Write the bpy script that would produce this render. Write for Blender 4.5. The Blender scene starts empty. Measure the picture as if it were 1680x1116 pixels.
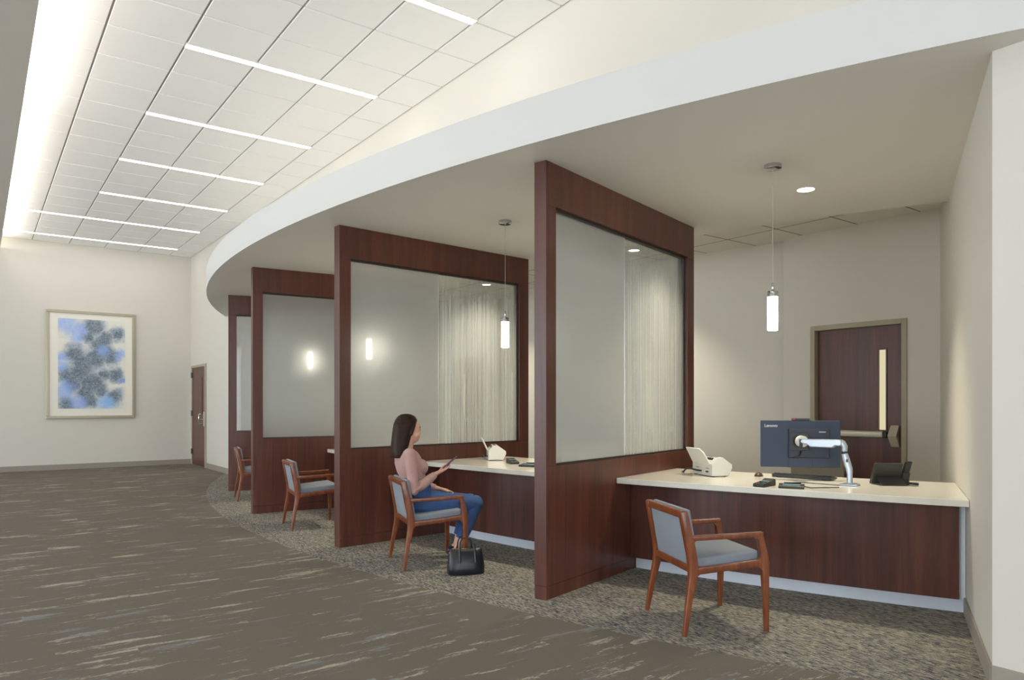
import bpy, bmesh, math, random
from math import sin, cos, pi, radians, sqrt, atan2, hypot
from mathutils import Vector, Matrix

random.seed(7)
C = bpy.context.scene.collection

# ------------------------------------------------------------------ helpers
class M:
    """collects verts/faces; builds ONE mesh object"""
    def __init__(s): s.v, s.f, s.mi, s.cur = [], [], [], 0
    def add(s, vs, fs):
        b = len(s.v); s.v += [tuple(p) for p in vs]
        for f in fs: s.f.append(tuple(b + i for i in f)); s.mi.append(s.cur)
        return s
    def box(s, x0, x1, y0, y1, z0, z1):
        return s.add([(x0,y0,z0),(x1,y0,z0),(x1,y1,z0),(x0,y1,z0),(x0,y0,z1),(x1,y0,z1),(x1,y1,z1),(x0,y1,z1)],
                     [(3,2,1,0),(4,5,6,7),(0,1,5,4),(1,2,6,5),(2,3,7,6),(3,0,4,7)])
    def prism(s, pts, z0, z1):
        n = len(pts)
        return s.add([(x,y,z0) for x,y in pts] + [(x,y,z1) for x,y in pts],
                     [tuple(range(n-1,-1,-1)), tuple(range(n,2*n))] + [(i,(i+1)%n,n+(i+1)%n,n+i) for i in range(n)])
    def extr(s, prof, x0, x1):
        """profile in (y,z), extruded along x"""
        n = len(prof)
        return s.add([(x0,y,z) for y,z in prof] + [(x1,y,z) for y,z in prof],
                     [tuple(range(n-1,-1,-1)), tuple(range(n,2*n))] + [(i,(i+1)%n,n+(i+1)%n,n+i) for i in range(n)])
    def rings(s, rings, cap=True):
        n = len(rings[0]); vs = [p for r in rings for p in r]; fs = []
        for k in range(len(rings)-1):
            for i in range(n):
                j = (i+1) % n
                fs.append((k*n+i, k*n+j, (k+1)*n+j, (k+1)*n+i))
        if cap:
            fs.append(tuple(range(n-1,-1,-1))); fs.append(tuple((len(rings)-1)*n+i for i in range(n)))
        return s.add(vs, fs)
    def tube(s, path, rad, seg=14, ref=(0,1,0), power=2.0, cap=True):
        """swept (super)ellipse; rad = r | (ra,rb) | list of them. ra along ref, rb along ref x tangent"""
        P = [Vector(p) for p in path]
        if not isinstance(rad, list): rad = [rad]*len(P)
        R = []
        for i, p in enumerate(P):
            t = (P[min(i+1,len(P)-1)] - P[max(i-1,0)]).normalized()
            a = Vector(ref); a = a - t*a.dot(t)
            if a.length < 1e-4: a = Vector((1,0,0)) - t*t.x
            a.normalize(); b = t.cross(a)
            ra, rb = rad[i] if isinstance(rad[i], (tuple, list)) else (rad[i], rad[i])
            ring = []
            for k in range(seg):
                th = 2*pi*(k+.5)/seg; c, q = cos(th), sin(th)
                e = 2.0/power
                ring.append(p + a*(ra*math.copysign(abs(c)**e, c)) + b*(rb*math.copysign(abs(q)**e, q)))
            R.append(ring)
        return s.rings(R, cap)
    def lathe(s, prof, seg=24, c=(0,0)):
        R = [[(c[0]+r*cos(2*pi*k/seg), c[1]+r*sin(2*pi*k/seg), z) for k in range(seg)] for r, z in prof]
        return s.rings(R)
    def ball(s, c, r, seg=18, rows=12):
        R = []
        for i in range(rows+1):
            ph = -pi/2 + pi*(i+.02 if i == 0 else i-.02 if i == rows else i)/rows
            R.append([(c[0]+r[0]*cos(ph)*cos(2*pi*k/seg), c[1]+r[1]*cos(ph)*sin(2*pi*k/seg), c[2]+r[2]*sin(ph)) for k in range(seg)])
        return s.rings(R)
    def arc(s, r0, r1, aL, aR, z0, z1, n=40):
        """ring sector about the arc centre; aL/aR = (angle at r0, angle at r1)"""
        R = []
        for i in range(n+1):
            t = i/n
            ring = []
            for r, a in ((r0, aL[0]*(1-t)+aR[0]*t), (r1, aL[1]*(1-t)+aR[1]*t)):
                ring.append(pol(r, a))
            (x0,y0),(x1,y1) = ring
            R.append([(x0,y0,z0),(x1,y1,z0),(x1,y1,z1),(x0,y0,z1)])
        return s.rings(R)
    def xf(s, mat, i0=0):
        s.v = s.v[:i0] + [tuple(mat @ Vector(p)) for p in s.v[i0:]]; return s
    def mesh(s, name):
        me = bpy.data.meshes.new(name); me.from_pydata(s.v, [], s.f); me.update()
        bm = bmesh.new(); bm.from_mesh(me); bmesh.ops.recalc_face_normals(bm, faces=bm.faces); bm.to_mesh(me); bm.free()
        return me
    def build(s, name, mat, parent=None, bevel=0, smooth=False, seg=2, ang=35):
        me = s.mesh(name)
        for m in (mat if isinstance(mat, (list, tuple)) else [mat]): me.materials.append(m)
        if isinstance(mat, (list, tuple)): me.polygons.foreach_set('material_index', s.mi)
        o = bpy.data.objects.new(name, me); C.objects.link(o)
        if parent: o.parent = parent
        if smooth: shade(me, 180 if smooth is True else smooth)
        if bevel:
            b = o.modifiers.new('bevel', 'BEVEL'); b.width = bevel; b.segments = seg
            b.limit_method = 'ANGLE'; b.angle_limit = radians(ang); b.harden_normals = False
        return o

def shade(me, ang=180):
    me.polygons.foreach_set('use_smooth', [True]*len(me.polygons))
    if ang < 180: me.set_sharp_from_angle(angle=radians(ang))

def tag(o, label=None, cat=None, group=None, kind=None):
    for k, v in (('label',label),('category',cat),('group',group),('kind',kind)):
        if v: o[k] = v
    return o

def thing(name, label, cat, loc=(0,0,0), rz=0, group=None):
    o = bpy.data.objects.new(name, None); C.objects.link(o); o.empty_display_size = .1
    o.location = loc; o.rotation_euler = (0,0,rz)
    return tag(o, label, cat, group)

def kids(o): return [c for c in bpy.data.objects if c.parent == o]
def copy_tree(o, parent=None):
    c = o.copy(); C.objects.link(c)
    if parent: c.parent = parent
    for ch in kids(o): copy_tree(ch, c)
    return c
def dup(o, loc, rz, label=None, group=None):
    c = copy_tree(o); c.location = loc; c.rotation_euler = (0,0,rz)
    if label: c['label'] = label
    if group: c['group'] = group
    return c

def baked(o):
    """evaluate the modifiers of o into its mesh"""
    dg = bpy.context.evaluated_depsgraph_get()
    me = bpy.data.meshes.new_from_object(o.evaluated_get(dg)); o.modifiers.clear(); o.data = me
    return o

def fused(m, name, mat, parent=None, voxel=.006, it=6, disp=None):
    """overlapping closed solids -> one continuous smooth skin"""
    o = m.build(name, mat)
    r = o.modifiers.new('r', 'REMESH'); r.mode = 'VOXEL'; r.voxel_size = voxel
    s = o.modifiers.new('s', 'SMOOTH'); s.iterations = it; s.factor = .5
    baked(o)
    shade(o.data)
    if parent: o.parent = parent
    return o

# ------------------------------------------------------------------ materials
def srgb(r, g, b):
    f = lambda c: c/12.92 if c <= .04045 else ((c+.055)/1.055)**2.4
    return (f(r/255), f(g/255), f(b/255), 1)

def newmat(name):
    m = bpy.data.materials.new(name); m.use_nodes = True
    nt = m.node_tree; b = nt.nodes['Principled BSDF']
    return m, nt, b
def nd(nt, t, **kw):
    n = nt.nodes.new(t)
    for k, v in kw.items():
        if k.startswith('i_'): n.inputs[k[2:].replace('_',' ')].default_value = v
        else: setattr(n, k, v)
    return n
def ln(nt, a, b): nt.links.new(a, b)

def ramp(nt, stops, interp='LINEAR'):
    r = nt.nodes.new('ShaderNodeValToRGB'); e = r.color_ramp.elements; r.color_ramp.interpolation = interp
    while len(e) < len(stops): e.new(.5)
    for i, (p, c) in enumerate(stops): e[i].position = p; e[i].color = c if len(c) == 4 else (*c, 1)
    return r

def coords(nt, scale=(1,1,1), kind='Object', rot=(0,0,0)):
    t = nt.nodes.new('ShaderNodeTexCoord'); mp = nt.nodes.new('ShaderNodeMapping')
    mp.inputs['Scale'].default_value = scale; mp.inputs['Rotation'].default_value = rot
    ln(nt, t.outputs[kind], mp.inputs['Vector']); return mp.outputs[0]

def noise(nt, vec, scale=1, detail=3, rough=.5, dist=0):
    n = nt.nodes.new('ShaderNodeTexNoise'); n.inputs['Scale'].default_value = scale
    n.inputs['Detail'].default_value = detail; n.inputs['Roughness'].default_value = rough; n.inputs['Distortion'].default_value = dist
    ln(nt, vec, n.inputs['Vector']); return n.outputs['Fac']
def math_(nt, op, a, b=None, clamp=False):
    n = nt.nodes.new('ShaderNodeMath'); n.operation = op; n.use_clamp = clamp
    for i, x in enumerate((a, b)):
        if x is None: continue
        if isinstance(x, (int, float)): n.inputs[i].default_value = x
        else: ln(nt, x, n.inputs[i])
    return n.outputs[0]
def mixc(nt, fac, a, b):
    n = nt.nodes.new('ShaderNodeMix'); n.data_type = 'RGBA'
    for sock, x in ((n.inputs[0], fac), (n.inputs[6], a), (n.inputs[7], b)):
        if isinstance(x, (int, float)): sock.default_value = x
        elif isinstance(x, tuple): sock.default_value = x
        else: ln(nt, x, sock)
    return n.outputs[2]
def bump(nt, b, h, strength=.2, dist=.002):
    n = nt.nodes.new('ShaderNodeBump'); n.inputs['Strength'].default_value = strength; n.inputs['Distance'].default_value = dist
    ln(nt, h, n.inputs['Height']); ln(nt, n.outputs[0], b.inputs['Normal'])

def plain(name, col, rough=.5, metal=0, spec=.5, var=0, vscale=30, emit=0, coat=0):
    m, nt, b = newmat(name)
    b.inputs['Roughness'].default_value = rough; b.inputs['Metallic'].default_value = metal
    b.inputs['Specular IOR Level'].default_value = spec; b.inputs['Coat Weight'].default_value = coat
    if var:
        f = noise(nt, coords(nt), vscale, 4)
        c2 = tuple(min(1, x*(1+var)) for x in col[:3]) + (1,); c1 = tuple(x*(1-var) for x in col[:3]) + (1,)
        ln(nt, mixc(nt, f, c1, c2), b.inputs['Base Color'])
    else: b.inputs['Base Color'].default_value = col
    if emit:
        b.inputs['Emission Color'].default_value = col; b.inputs['Emission Strength'].default_value = emit
    return m

def paint(name, col):
    m, nt, b = newmat(name); v = coords(nt)
    f = noise(nt, v, 3, 3); c2 = tuple(x*.985 for x in col[:3]) + (1,)
    ln(nt, mixc(nt, f, col, c2), b.inputs['Base Color']); b.inputs['Roughness'].default_value = .55
    b.inputs['Specular IOR Level'].default_value = .3
    bump(nt, b, noise(nt, v, 260, 2), .05, .001)
    return m

def wood(name, c0, c1, c2, rough=.32, sc=(16,16,.9), coat=.0):
    m, nt, b = newmat(name); v = coords(nt, sc)
    g = noise(nt, v, 1.0, 6, .6, .6)
    fine = noise(nt, coords(nt, (sc[0]*9, sc[1]*9, sc[2]*2.2)), 1.0, 3, .6)
    broad = noise(nt, coords(nt, (sc[0]*.22, sc[1]*.22, .15)), 1, 2)
    f = math_(nt, 'ADD', math_(nt, 'MULTIPLY', g, .55), math_(nt, 'ADD', math_(nt, 'MULTIPLY', fine, .2), math_(nt, 'MULTIPLY', broad, .3)))
    r = ramp(nt, [(.36, c0), (.52, c1), (.68, c2)]); ln(nt, f, r.inputs[0])
    ln(nt, r.outputs[0], b.inputs['Base Color']); b.inputs['Roughness'].default_value = rough
    b.inputs['Coat Weight'].default_value = coat; b.inputs['Coat Roughness'].default_value = .2
    return m

WALL = paint('wall_paint', srgb(213,208,197))
WALL_W = paint('white_paint', srgb(210,209,205))
SOFF = paint('soffit_paint', srgb(230,226,217))
CEILM = paint('ceiling_tile', srgb(252,251,248))
GRID = plain('ceiling_grid', srgb(170,166,156), .5)
CHERRY = wood('cherry_veneer', srgb(66,37,29), srgb(86,49,39), srgb(108,63,50), .34)
CHAIRW = wood('chair_wood', srgb(92,45,22), srgb(122,64,34), srgb(148,84,48), .3, (30,30,6), .3)
BASEB = plain('baseboard_vinyl', srgb(150,142,130), .5, var=.05)
FRAMEP = plain('door_frame_paint', srgb(168,156,134), .4, var=.03)
KICK = plain('white_laminate', srgb(222,228,238), .35, var=.03)
METAL = plain('brushed_metal', srgb(206,198,180), .42, .45, var=.06, vscale=80)
CHROME = plain('chrome', srgb(200,200,200), .12, 1)
SILVER = plain('silver_paint', srgb(184,192,204), .3, .6)
BLACK = plain('black_plastic', srgb(28,29,31), .35)
DKGREY = plain('dark_grey_plastic', srgb(52,53,54), .4)
CHAR = plain('charcoal_plastic', srgb(40,41,42), .5)
MONI = plain('blue_black_plastic', srgb(40,53,76), .42, var=.04)
MONI2 = plain('navy_black_plastic', srgb(27,37,54), .38)
WHITEP = plain('white_plastic', srgb(226,224,216), .35)
BROWNP = plain('bronze_plastic', srgb(92,76,64), .3, .3)
HINGE = plain('hinge_steel', srgb(92,98,108), .35, .8)
LEATH, nt, b = newmat('black_leather')
b.inputs['Base Color'].default_value = srgb(27,29,35); b.inputs['Roughness'].default_value = .36
bump(nt, b, noise(nt, coords(nt), 240, 3), .25, .002)
GOLD = plain('brass', srgb(196,160,90), .25, 1)
LETTER = plain('white_lettering', srgb(238,240,244), .5)
REDP = plain('red_key', srgb(190,60,50), .5)
GREENP = plain('green_key', srgb(90,130,90), .5)
SCREEN = plain('lcd_screen', srgb(120,150,158), .15)
PHONEC = plain('plum_phone_case', srgb(104,44,78), .4)

def fabric(name, col, sc=900, amt=.18):
    m, nt, b = newmat(name); v = coords(nt)
    f = noise(nt, v, sc*.4, 2); w = noise(nt, coords(nt, (1,1,.25)), sc*.6, 2)
    g = math_(nt, 'MULTIPLY', math_(nt, 'ADD', f, w), .5)
    ln(nt, mixc(nt, g, tuple(x*(1-amt) for x in col[:3]) + (1,), tuple(x*(1+amt) for x in col[:3]) + (1,)), b.inputs['Base Color'])
    b.inputs['Roughness'].default_value = .9; b.inputs['Specular IOR Level'].default_value = .15
    b.inputs['Sheen Weight'].default_value = .15
    bump(nt, b, w, .2, .001)
    return m
UPHOL = fabric('grey_upholstery', srgb(133,139,147))
SWEAT = fabric('mauve_knit', srgb(178,142,136), 700, .08)
_nt = SWEAT.node_tree; _b = _nt.nodes['Principled BSDF']
bump(_nt, _b, noise(_nt, coords(_nt, (1,1,1.6)), 17, 3, .5, .6), .55, .012)
MESHB = fabric('chair_mesh', srgb(98,92,82), 500, .25)

def denim():
    m, nt, b = newmat('blue_denim')
    f = noise(nt, coords(nt, (1,1,.4)), 260, 3); w = noise(nt, coords(nt), 9, 3)
    c = mixc(nt, w, srgb(38,58,100), srgb(66,96,148))
    ln(nt, mixc(nt, math_(nt,'MULTIPLY',f,.35), c, srgb(104,130,170)), b.inputs['Base Color'])
    b.inputs['Roughness'].default_value = .85; b.inputs['Specular IOR Level'].default_value = .2
    bump(nt, b, noise(nt, coords(nt, (1,1,1)), 26, 4), .5, .006)
    return m
DENIM = denim()

def skin():
    m, nt, b = newmat('skin')
    ln(nt, mixc(nt, noise(nt, coords(nt), 18, 3), srgb(204,152,128), srgb(222,174,150)), b.inputs['Base Color'])
    b.inputs['Roughness'].default_value = .45
    b.inputs['Subsurface Weight'].default_value = .12; b.inputs['Subsurface Radius'].default_value = (.02,.008,.004)
    b.inputs['Subsurface Scale'].default_value = .3
    return m
SKIN = skin()

def hairmat():
    m, nt, b = newmat('dark_brown_hair')
    f = noise(nt, coords(nt, (90,90,3)), 1, 4, .6)
    ln(nt, mixc(nt, f, srgb(24,15,10), srgb(60,40,27)), b.inputs['Base Color'])
    b.inputs['Roughness'].default_value = .45; b.inputs['Specular IOR Level'].default_value = .16
    bump(nt, b, f, .5, .004)
    return m
HAIR = hairmat()

def quartz():
    m, nt, b = newmat('cream_quartz')
    v = coords(nt); f = noise(nt, v, 5, 6, .65, 1.2); s = noise(nt, v, 160, 2)
    c = mixc(nt, f, srgb(226,221,207), srgb(239,236,225))
    ln(nt, mixc(nt, math_(nt, 'MULTIPLY', s, .3), c, srgb(198,192,176)), b.inputs['Base Color'])
    b.inputs['Roughness'].default_value = .16
    return m
QUARTZ = quartz()

def glow(name, col, s):
    m, nt, b = newmat(name); nt.nodes.remove(b)
    e = nd(nt, 'ShaderNodeEmission'); e.inputs[0].default_value = col; e.inputs[1].default_value = s
    ln(nt, e.outputs[0], nt.nodes['Material Output'].inputs[0]); return m
LINEAR = glow('linear_diffuser', (1,.985,.96,1), 15)
TUBE = glow('pendant_diffuser', (1,.91,.76,1), 26)
DLENS = glow('downlight_lens', (1,.95,.85,1), 14)
LITE = glow('corridor_glow_pane', srgb(214,204,168), .9)  # the pane itself emits; its glow stands in for a lit corridor

def frosted():
    m, nt, b = newmat('frosted_glass'); nt.nodes.remove(b)
    out = nt.nodes['Material Output']
    t = nd(nt, 'ShaderNodeBsdfTransparent'); t.inputs[0].default_value = (.95,.97,.955,1)
    g = nd(nt, 'ShaderNodeBsdfRefraction'); g.inputs['Roughness'].default_value = .42; g.inputs['IOR'].default_value = 1.45
    g.inputs['Color'].default_value = (.96,.975,.965,1)
    d = nd(nt, 'ShaderNodeBsdfTranslucent'); d.inputs[0].default_value = (.9,.91,.89,1)
    df = nd(nt, 'ShaderNodeBsdfDiffuse'); df.inputs[0].default_value = (.84,.85,.82,1)
    haze0 = nd(nt, 'ShaderNodeMixShader'); haze0.inputs[0].default_value = .4
    ln(nt, d.outputs[0], haze0.inputs[1]); ln(nt, df.outputs[0], haze0.inputs[2])
    haze = nd(nt, 'ShaderNodeMixShader'); haze.inputs[0].default_value = .30
    ln(nt, g.outputs[0], haze.inputs[1]); ln(nt, haze0.outputs[0], haze.inputs[2])
    tc = nd(nt, 'ShaderNodeTexCoord'); sp = nd(nt, 'ShaderNodeSeparateXYZ'); ln(nt, tc.outputs['Object'], sp.inputs[0])
    mr = nd(nt, 'ShaderNodeMapRange'); mr.interpolation_type = 'SMOOTHSTEP'
    for i, x in ((1,2.35),(2,2.72),(3,1.0),(4,.55)): mr.inputs[i].default_value = x
    ln(nt, sp.outputs[2], mr.inputs[0])
    mx = nd(nt, 'ShaderNodeMixShader'); ln(nt, mr.outputs[0], mx.inputs[0]); ln(nt, t.outputs[0], mx.inputs[1]); ln(nt, haze.outputs[0], mx.inputs[2])
    fr = nd(nt, 'ShaderNodeFresnel'); fr.inputs[0].default_value = 1.45
    gl = nd(nt, 'ShaderNodeBsdfGlossy'); gl.inputs['Roughness'].default_value = .02
    m2 = nd(nt, 'ShaderNodeMixShader'); ln(nt, math_(nt,'MULTIPLY',fr.outputs[0],.8), m2.inputs[0]); ln(nt, mx.outputs[0], m2.inputs[1]); ln(nt, gl.outputs[0], m2.inputs[2])
    ln(nt, m2.outputs[0], out.inputs[0]); return m
FROST = frosted()

def reeded():
    m, nt, b = newmat('streaked_glass'); nt.nodes.remove(b)
    out = nt.nodes['Material Output']
    t = nd(nt, 'ShaderNodeBsdfTransparent'); t.inputs[0].default_value = (.93,.955,.94,1)
    d = nd(nt, 'ShaderNodeBsdfTranslucent'); d.inputs[0].default_value = (.86,.87,.84,1)
    df = nd(nt, 'ShaderNodeBsdfDiffuse'); df.inputs[0].default_value = (.78,.79,.76,1)
    hz = nd(nt, 'ShaderNodeMixShader'); hz.inputs[0].default_value = .4
    ln(nt, d.outputs[0], hz.inputs[1]); ln(nt, df.outputs[0], hz.inputs[2])
    f = noise(nt, coords(nt, (44,1,.14)), 1, 4, .62)
    r = ramp(nt, [(.34,(0,0,0)),(.64,(1,1,1))]); ln(nt, f, r.inputs[0])
    tc = nd(nt, 'ShaderNodeTexCoord'); sp = nd(nt, 'ShaderNodeSeparateXYZ'); ln(nt, tc.outputs['Object'], sp.inputs[0])
    mr = nd(nt, 'ShaderNodeMapRange')
    for i, x in ((1,2.2),(2,2.7),(3,.62),(4,.12)): mr.inputs[i].default_value = x
    ln(nt, sp.outputs[2], mr.inputs[0])
    fac = math_(nt, 'MULTIPLY', math_(nt, 'ADD', math_(nt,'MULTIPLY',r.outputs[0],.85), .15), mr.outputs[0])
    mx = nd(nt, 'ShaderNodeMixShader'); ln(nt, fac, mx.inputs[0]); ln(nt, t.outputs[0], mx.inputs[1]); ln(nt, hz.outputs[0], mx.inputs[2])
    fr = nd(nt, 'ShaderNodeFresnel'); fr.inputs[0].default_value = 1.45
    gl = nd(nt, 'ShaderNodeBsdfGlossy'); gl.inputs['Roughness'].default_value = .02
    m2 = nd(nt, 'ShaderNodeMixShader'); ln(nt, math_(nt,'MULTIPLY',fr.outputs[0],.55), m2.inputs[0]); ln(nt, mx.outputs[0], m2.inputs[1]); ln(nt, gl.outputs[0], m2.inputs[2])
    ln(nt, m2.outputs[0], out.inputs[0]); return m
REED = reeded()

def clearglass():
    m, nt, b = newmat('window_glass'); nt.nodes.remove(b)
    t = nd(nt, 'ShaderNodeBsdfTransparent'); gl = nd(nt, 'ShaderNodeBsdfGlossy'); gl.inputs['Roughness'].default_value = .02
    mx = nd(nt, 'ShaderNodeMixShader'); mx.inputs[0].default_value = .06
    ln(nt, t.outputs[0], mx.inputs[1]); ln(nt, gl.outputs[0], mx.inputs[2]); ln(nt, mx.outputs[0], nt.nodes['Material Output'].inputs[0]); return m
WGLASS = clearglass()

def hall_carpet():
    m, nt, b = newmat('hall_carpet')
    tc = nd(nt, 'ShaderNodeTexCoord'); sp = nd(nt, 'ShaderNodeSeparateXYZ'); ln(nt, tc.outputs['Object'], sp.inputs[0])
    row = math_(nt, 'FLOOR', math_(nt, 'DIVIDE', sp.outputs[1], .25))
    col = math_(nt, 'FLOOR', math_(nt, 'ADD', sp.outputs[0], math_(nt, 'MULTIPLY', row, .37)))
    cb = nd(nt, 'ShaderNodeCombineXYZ'); ln(nt, row, cb.inputs[0]); ln(nt, col, cb.inputs[1])
    wn = nd(nt, 'ShaderNodeTexWhiteNoise', noise_dimensions='2D'); ln(nt, cb.outputs[0], wn.inputs['Vector'])
    # each plank gets its own slice of the pattern
    cz = nd(nt, 'ShaderNodeCombineXYZ')
    ln(nt, math_(nt,'MULTIPLY',sp.outputs[0],1.7), cz.inputs[0]); ln(nt, math_(nt,'MULTIPLY',sp.outputs[1],11.5), cz.inputs[1]); ln(nt, math_(nt,'MULTIPLY',wn.outputs['Value'],37), cz.inputs[2])
    brush = noise(nt, cz.outputs[0], 1.0, 7, .66, .35)
    mask = noise(nt, coords(nt, (.9,3.2,1)), 1, 3, .6)
    fine = noise(nt, coords(nt, (28,120,1)), 1, 3, .7)
    s = math_(nt, 'ADD', math_(nt, 'ADD', brush, math_(nt, 'MULTIPLY', mask, .34)), math_(nt, 'MULTIPLY', math_(nt,'SUBTRACT',fine,.25), .34))
    r1 = ramp(nt, [(.852,(0,0,0)),(.895,(1,1,1))]); ln(nt, s, r1.inputs[0])
    cz2 = nd(nt, 'ShaderNodeVectorMath', operation='ADD'); ln(nt, cz.outputs[0], cz2.inputs[0]); cz2.inputs[1].default_value = (31,17,9)
    b2 = noise(nt, cz2.outputs[0], 1.0, 7, .66, .35)
    s2 = math_(nt, 'ADD', math_(nt, 'ADD', b2, math_(nt, 'MULTIPLY', mask, .3)), math_(nt, 'MULTIPLY', fine, .2))
    r2 = ramp(nt, [(.84,(0,0,0)),(.92,(1,1,1))]); ln(nt, s2, r2.inputs[0])
    tuft = noise(nt, coords(nt), 190, 2, .8)
    base = mixc(nt, tuft, srgb(88,82,74), srgb(134,127,116))
    base = mixc(nt, math_(nt,'MULTIPLY',noise(nt, coords(nt, (.6,5,1)), 1, 4),.35), base, srgb(116,104,92))
    streak = mixc(nt, tuft, srgb(160,150,132), srgb(206,198,180))
    blue = mixc(nt, tuft, srgb(124,132,134), srgb(158,166,168))
    c = mixc(nt, math_(nt,'MULTIPLY',r2.outputs[0],.6), base, blue)
    c = mixc(nt, math_(nt,'MULTIPLY',r1.outputs[0],.8), c, streak)
    ln(nt, c, b.inputs['Base Color']); b.inputs['Roughness'].default_value = .95; b.inputs['Specular IOR Level'].default_value = .1
    bump(nt, b, tuft, .6, .004)
    return m
def booth_carpet():
    m, nt, b = newmat('booth_carpet')
    wob = noise(nt, coords(nt), 14, 2)
    tc = nd(nt, 'ShaderNodeTexCoord'); sp = nd(nt, 'ShaderNodeSeparateXYZ'); ln(nt, tc.outputs['Object'], sp.inputs[0])
    def dashes(w, l, k):
        row = math_(nt, 'FLOOR', math_(nt, 'DIVIDE', math_(nt, 'ADD', sp.outputs[0], math_(nt,'MULTIPLY',wob,.006)), w))
        w1 = nd(nt, 'ShaderNodeTexWhiteNoise', noise_dimensions='1D'); ln(nt, math_(nt,'ADD',row,k), w1.inputs['W'])
        col = math_(nt, 'FLOOR', math_(nt, 'ADD', math_(nt, 'DIVIDE', sp.outputs[1], l), math_(nt,'MULTIPLY',w1.outputs['Value'],7)))
        cb = nd(nt, 'ShaderNodeCombineXYZ'); ln(nt, row, cb.inputs[0]); ln(nt, col, cb.inputs[1]); cb.inputs[2].default_value = k
        w2 = nd(nt, 'ShaderNodeTexWhiteNoise', noise_dimensions='3D'); ln(nt, cb.outputs[0], w2.inputs['Vector']); return w2.outputs['Value']
    a = dashes(.0058, .024, 3.3); c2 = dashes(.0058, .07, 8.1)
    tuft = noise(nt, coords(nt), 210, 2, .8); patch = noise(nt, coords(nt, (3,1.4,1)), 1, 3)
    f = math_(nt, 'ADD', math_(nt,'MULTIPLY',a,.62), math_(nt, 'ADD', math_(nt,'MULTIPLY',c2,.22), math_(nt, 'ADD', math_(nt,'MULTIPLY',tuft,.22), math_(nt,'MULTIPLY',patch,.16))))
    r = ramp(nt, [(.24, srgb(56,60,70)), (.40, srgb(98,99,100)), (.58, srgb(126,123,117)), (.76, srgb(148,142,128)), (.95, srgb(178,170,150))])
    ln(nt, f, r.inputs[0]); ln(nt, r.outputs[0], b.inputs['Base Color'])
    b.inputs['Roughness'].default_value = .95; b.inputs['Specular IOR Level'].default_value = .1
    bump(nt, b, tuft, .6, .004)
    return m
HALLC = hall_carpet(); BOOTHC = booth_carpet()

# ------------------------------------------------------------------ layout constants (metres)
U0, V0 = 17.7, 7.65                # centre of the bowed front
R_FASC, R_BACK = 15.4, 12.37       # soffit front / rear radius
ZS, ZFT, ZC, ZB = 2.986, 3.28, 4.56, 3.205
UW, VF = 3.83, 17.13               # hall right wall, far wall
def pol(r, a): return (U0 - r*cos(a), V0 - r*sin(a))

def on_line(P0, ang, r):
    """angle (about the arc centre) where the line meets radius r"""
    d = (cos(ang), sin(ang)); ox, oy = P0[0]-U0, P0[1]-V0
    bq = ox*d[0] + oy*d[1]; cq = ox*ox + oy*oy - r*r
    t = -bq - sqrt(bq*bq - cq)
    x, y = P0[0]+t*d[0], P0[1]+t*d[1]
    return atan2(-(y-V0), -(x-U0))

# partitions: right-front corner, heading
PART = [((3.105,3.81), radians(15.6)), ((2.70,6.33), radians(5.6)), ((2.69,8.90), radians(-4.6)), ((3.09,11.437), radians(-14.6))]
RW0, RWA = (UW,1.395), radians(26.0)
LW0, LWA = (UW,2*V0-1.395), radians(-26.0)
def off(P, a, s): return (P[0]-sin(a)*s, P[1]+cos(a)*s)

# ------------------------------------------------------------------ the setting
def struct(o): o['kind'] = 'structure'; return o
# floor: hall carpet and booth carpet meet on the bowed line
aw = math.asin((V0-1.0)/R_FASC)
acut = math.acos((U0-UW)/R_FASC)
N = 72
arcp = [pol(R_FASC, acut - 2*acut*i/N) for i in range(N+1)]
m = M(); m.add([(x,y,0) for x,y in [(-6.3,-5),(UW,-5)] + arcp + [(UW,VF+.1),(-6.3,VF+.1)]], [tuple(range(N+5))])
m.cur = 1; m.add([(x,y,0) for x,y in [(UW,-5),(9,-5),(9,VF+.1),(UW,VF+.1)] + arcp[::-1]], [tuple(range(N+5))])
struct(m.build('floor', [HALLC, BOOTHC]))

# main ceiling: lay-in tiles with rebated edges over the grid
m = M(); m.box(-.8, UW+.1, -5, VF+.1, ZC+.012, ZC+.05); m.cur = 1
ul = [-.357,.268,.893,1.518,2.143,2.768,3.393,4.018]; v1 = 5.12
vl = [v1 + .625*k for k in range(-16, 21)]
g = .012
for i in range(len(ul)-1):
    for k in range(len(vl)-1):
        x0, x1, y0, y1 = ul[i]+g, min(ul[i+1]-g, UW-.012), vl[k]+g, min(vl[k+1]-g, VF-.012)
        if y1-y0 < .05: continue
        m.add([(x0-.004,y0-.004,ZC+.012),(x1+.004,y0-.004,ZC+.012),(x1+.004,y1+.004,ZC+.012),(x0-.004,y1+.004,ZC+.012),(x0,y0,ZC),(x1,y0,ZC),(x1,y1,ZC),(x0,y1,ZC)],
              [(4,5,6,7)[::-1],(0,1,5,4),(1,2,6,5),(2,3,7,6),(3,0,4,7)])
struct(m.build('ceiling', [GRID, CEILM]))
# low ceiling on the hall's left with the light cove behind its edge
m = M(); m.box(-6.3,.372,-5,VF,4.28,4.32); m.box(.357,.372,-5,VF,4.32,4.335); m.box(-.8,-.76,-5,VF,4.32,ZC+.02)
struct(m.build('ceiling_left', paint('low_ceiling_paint', srgb(204,198,187))))
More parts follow.
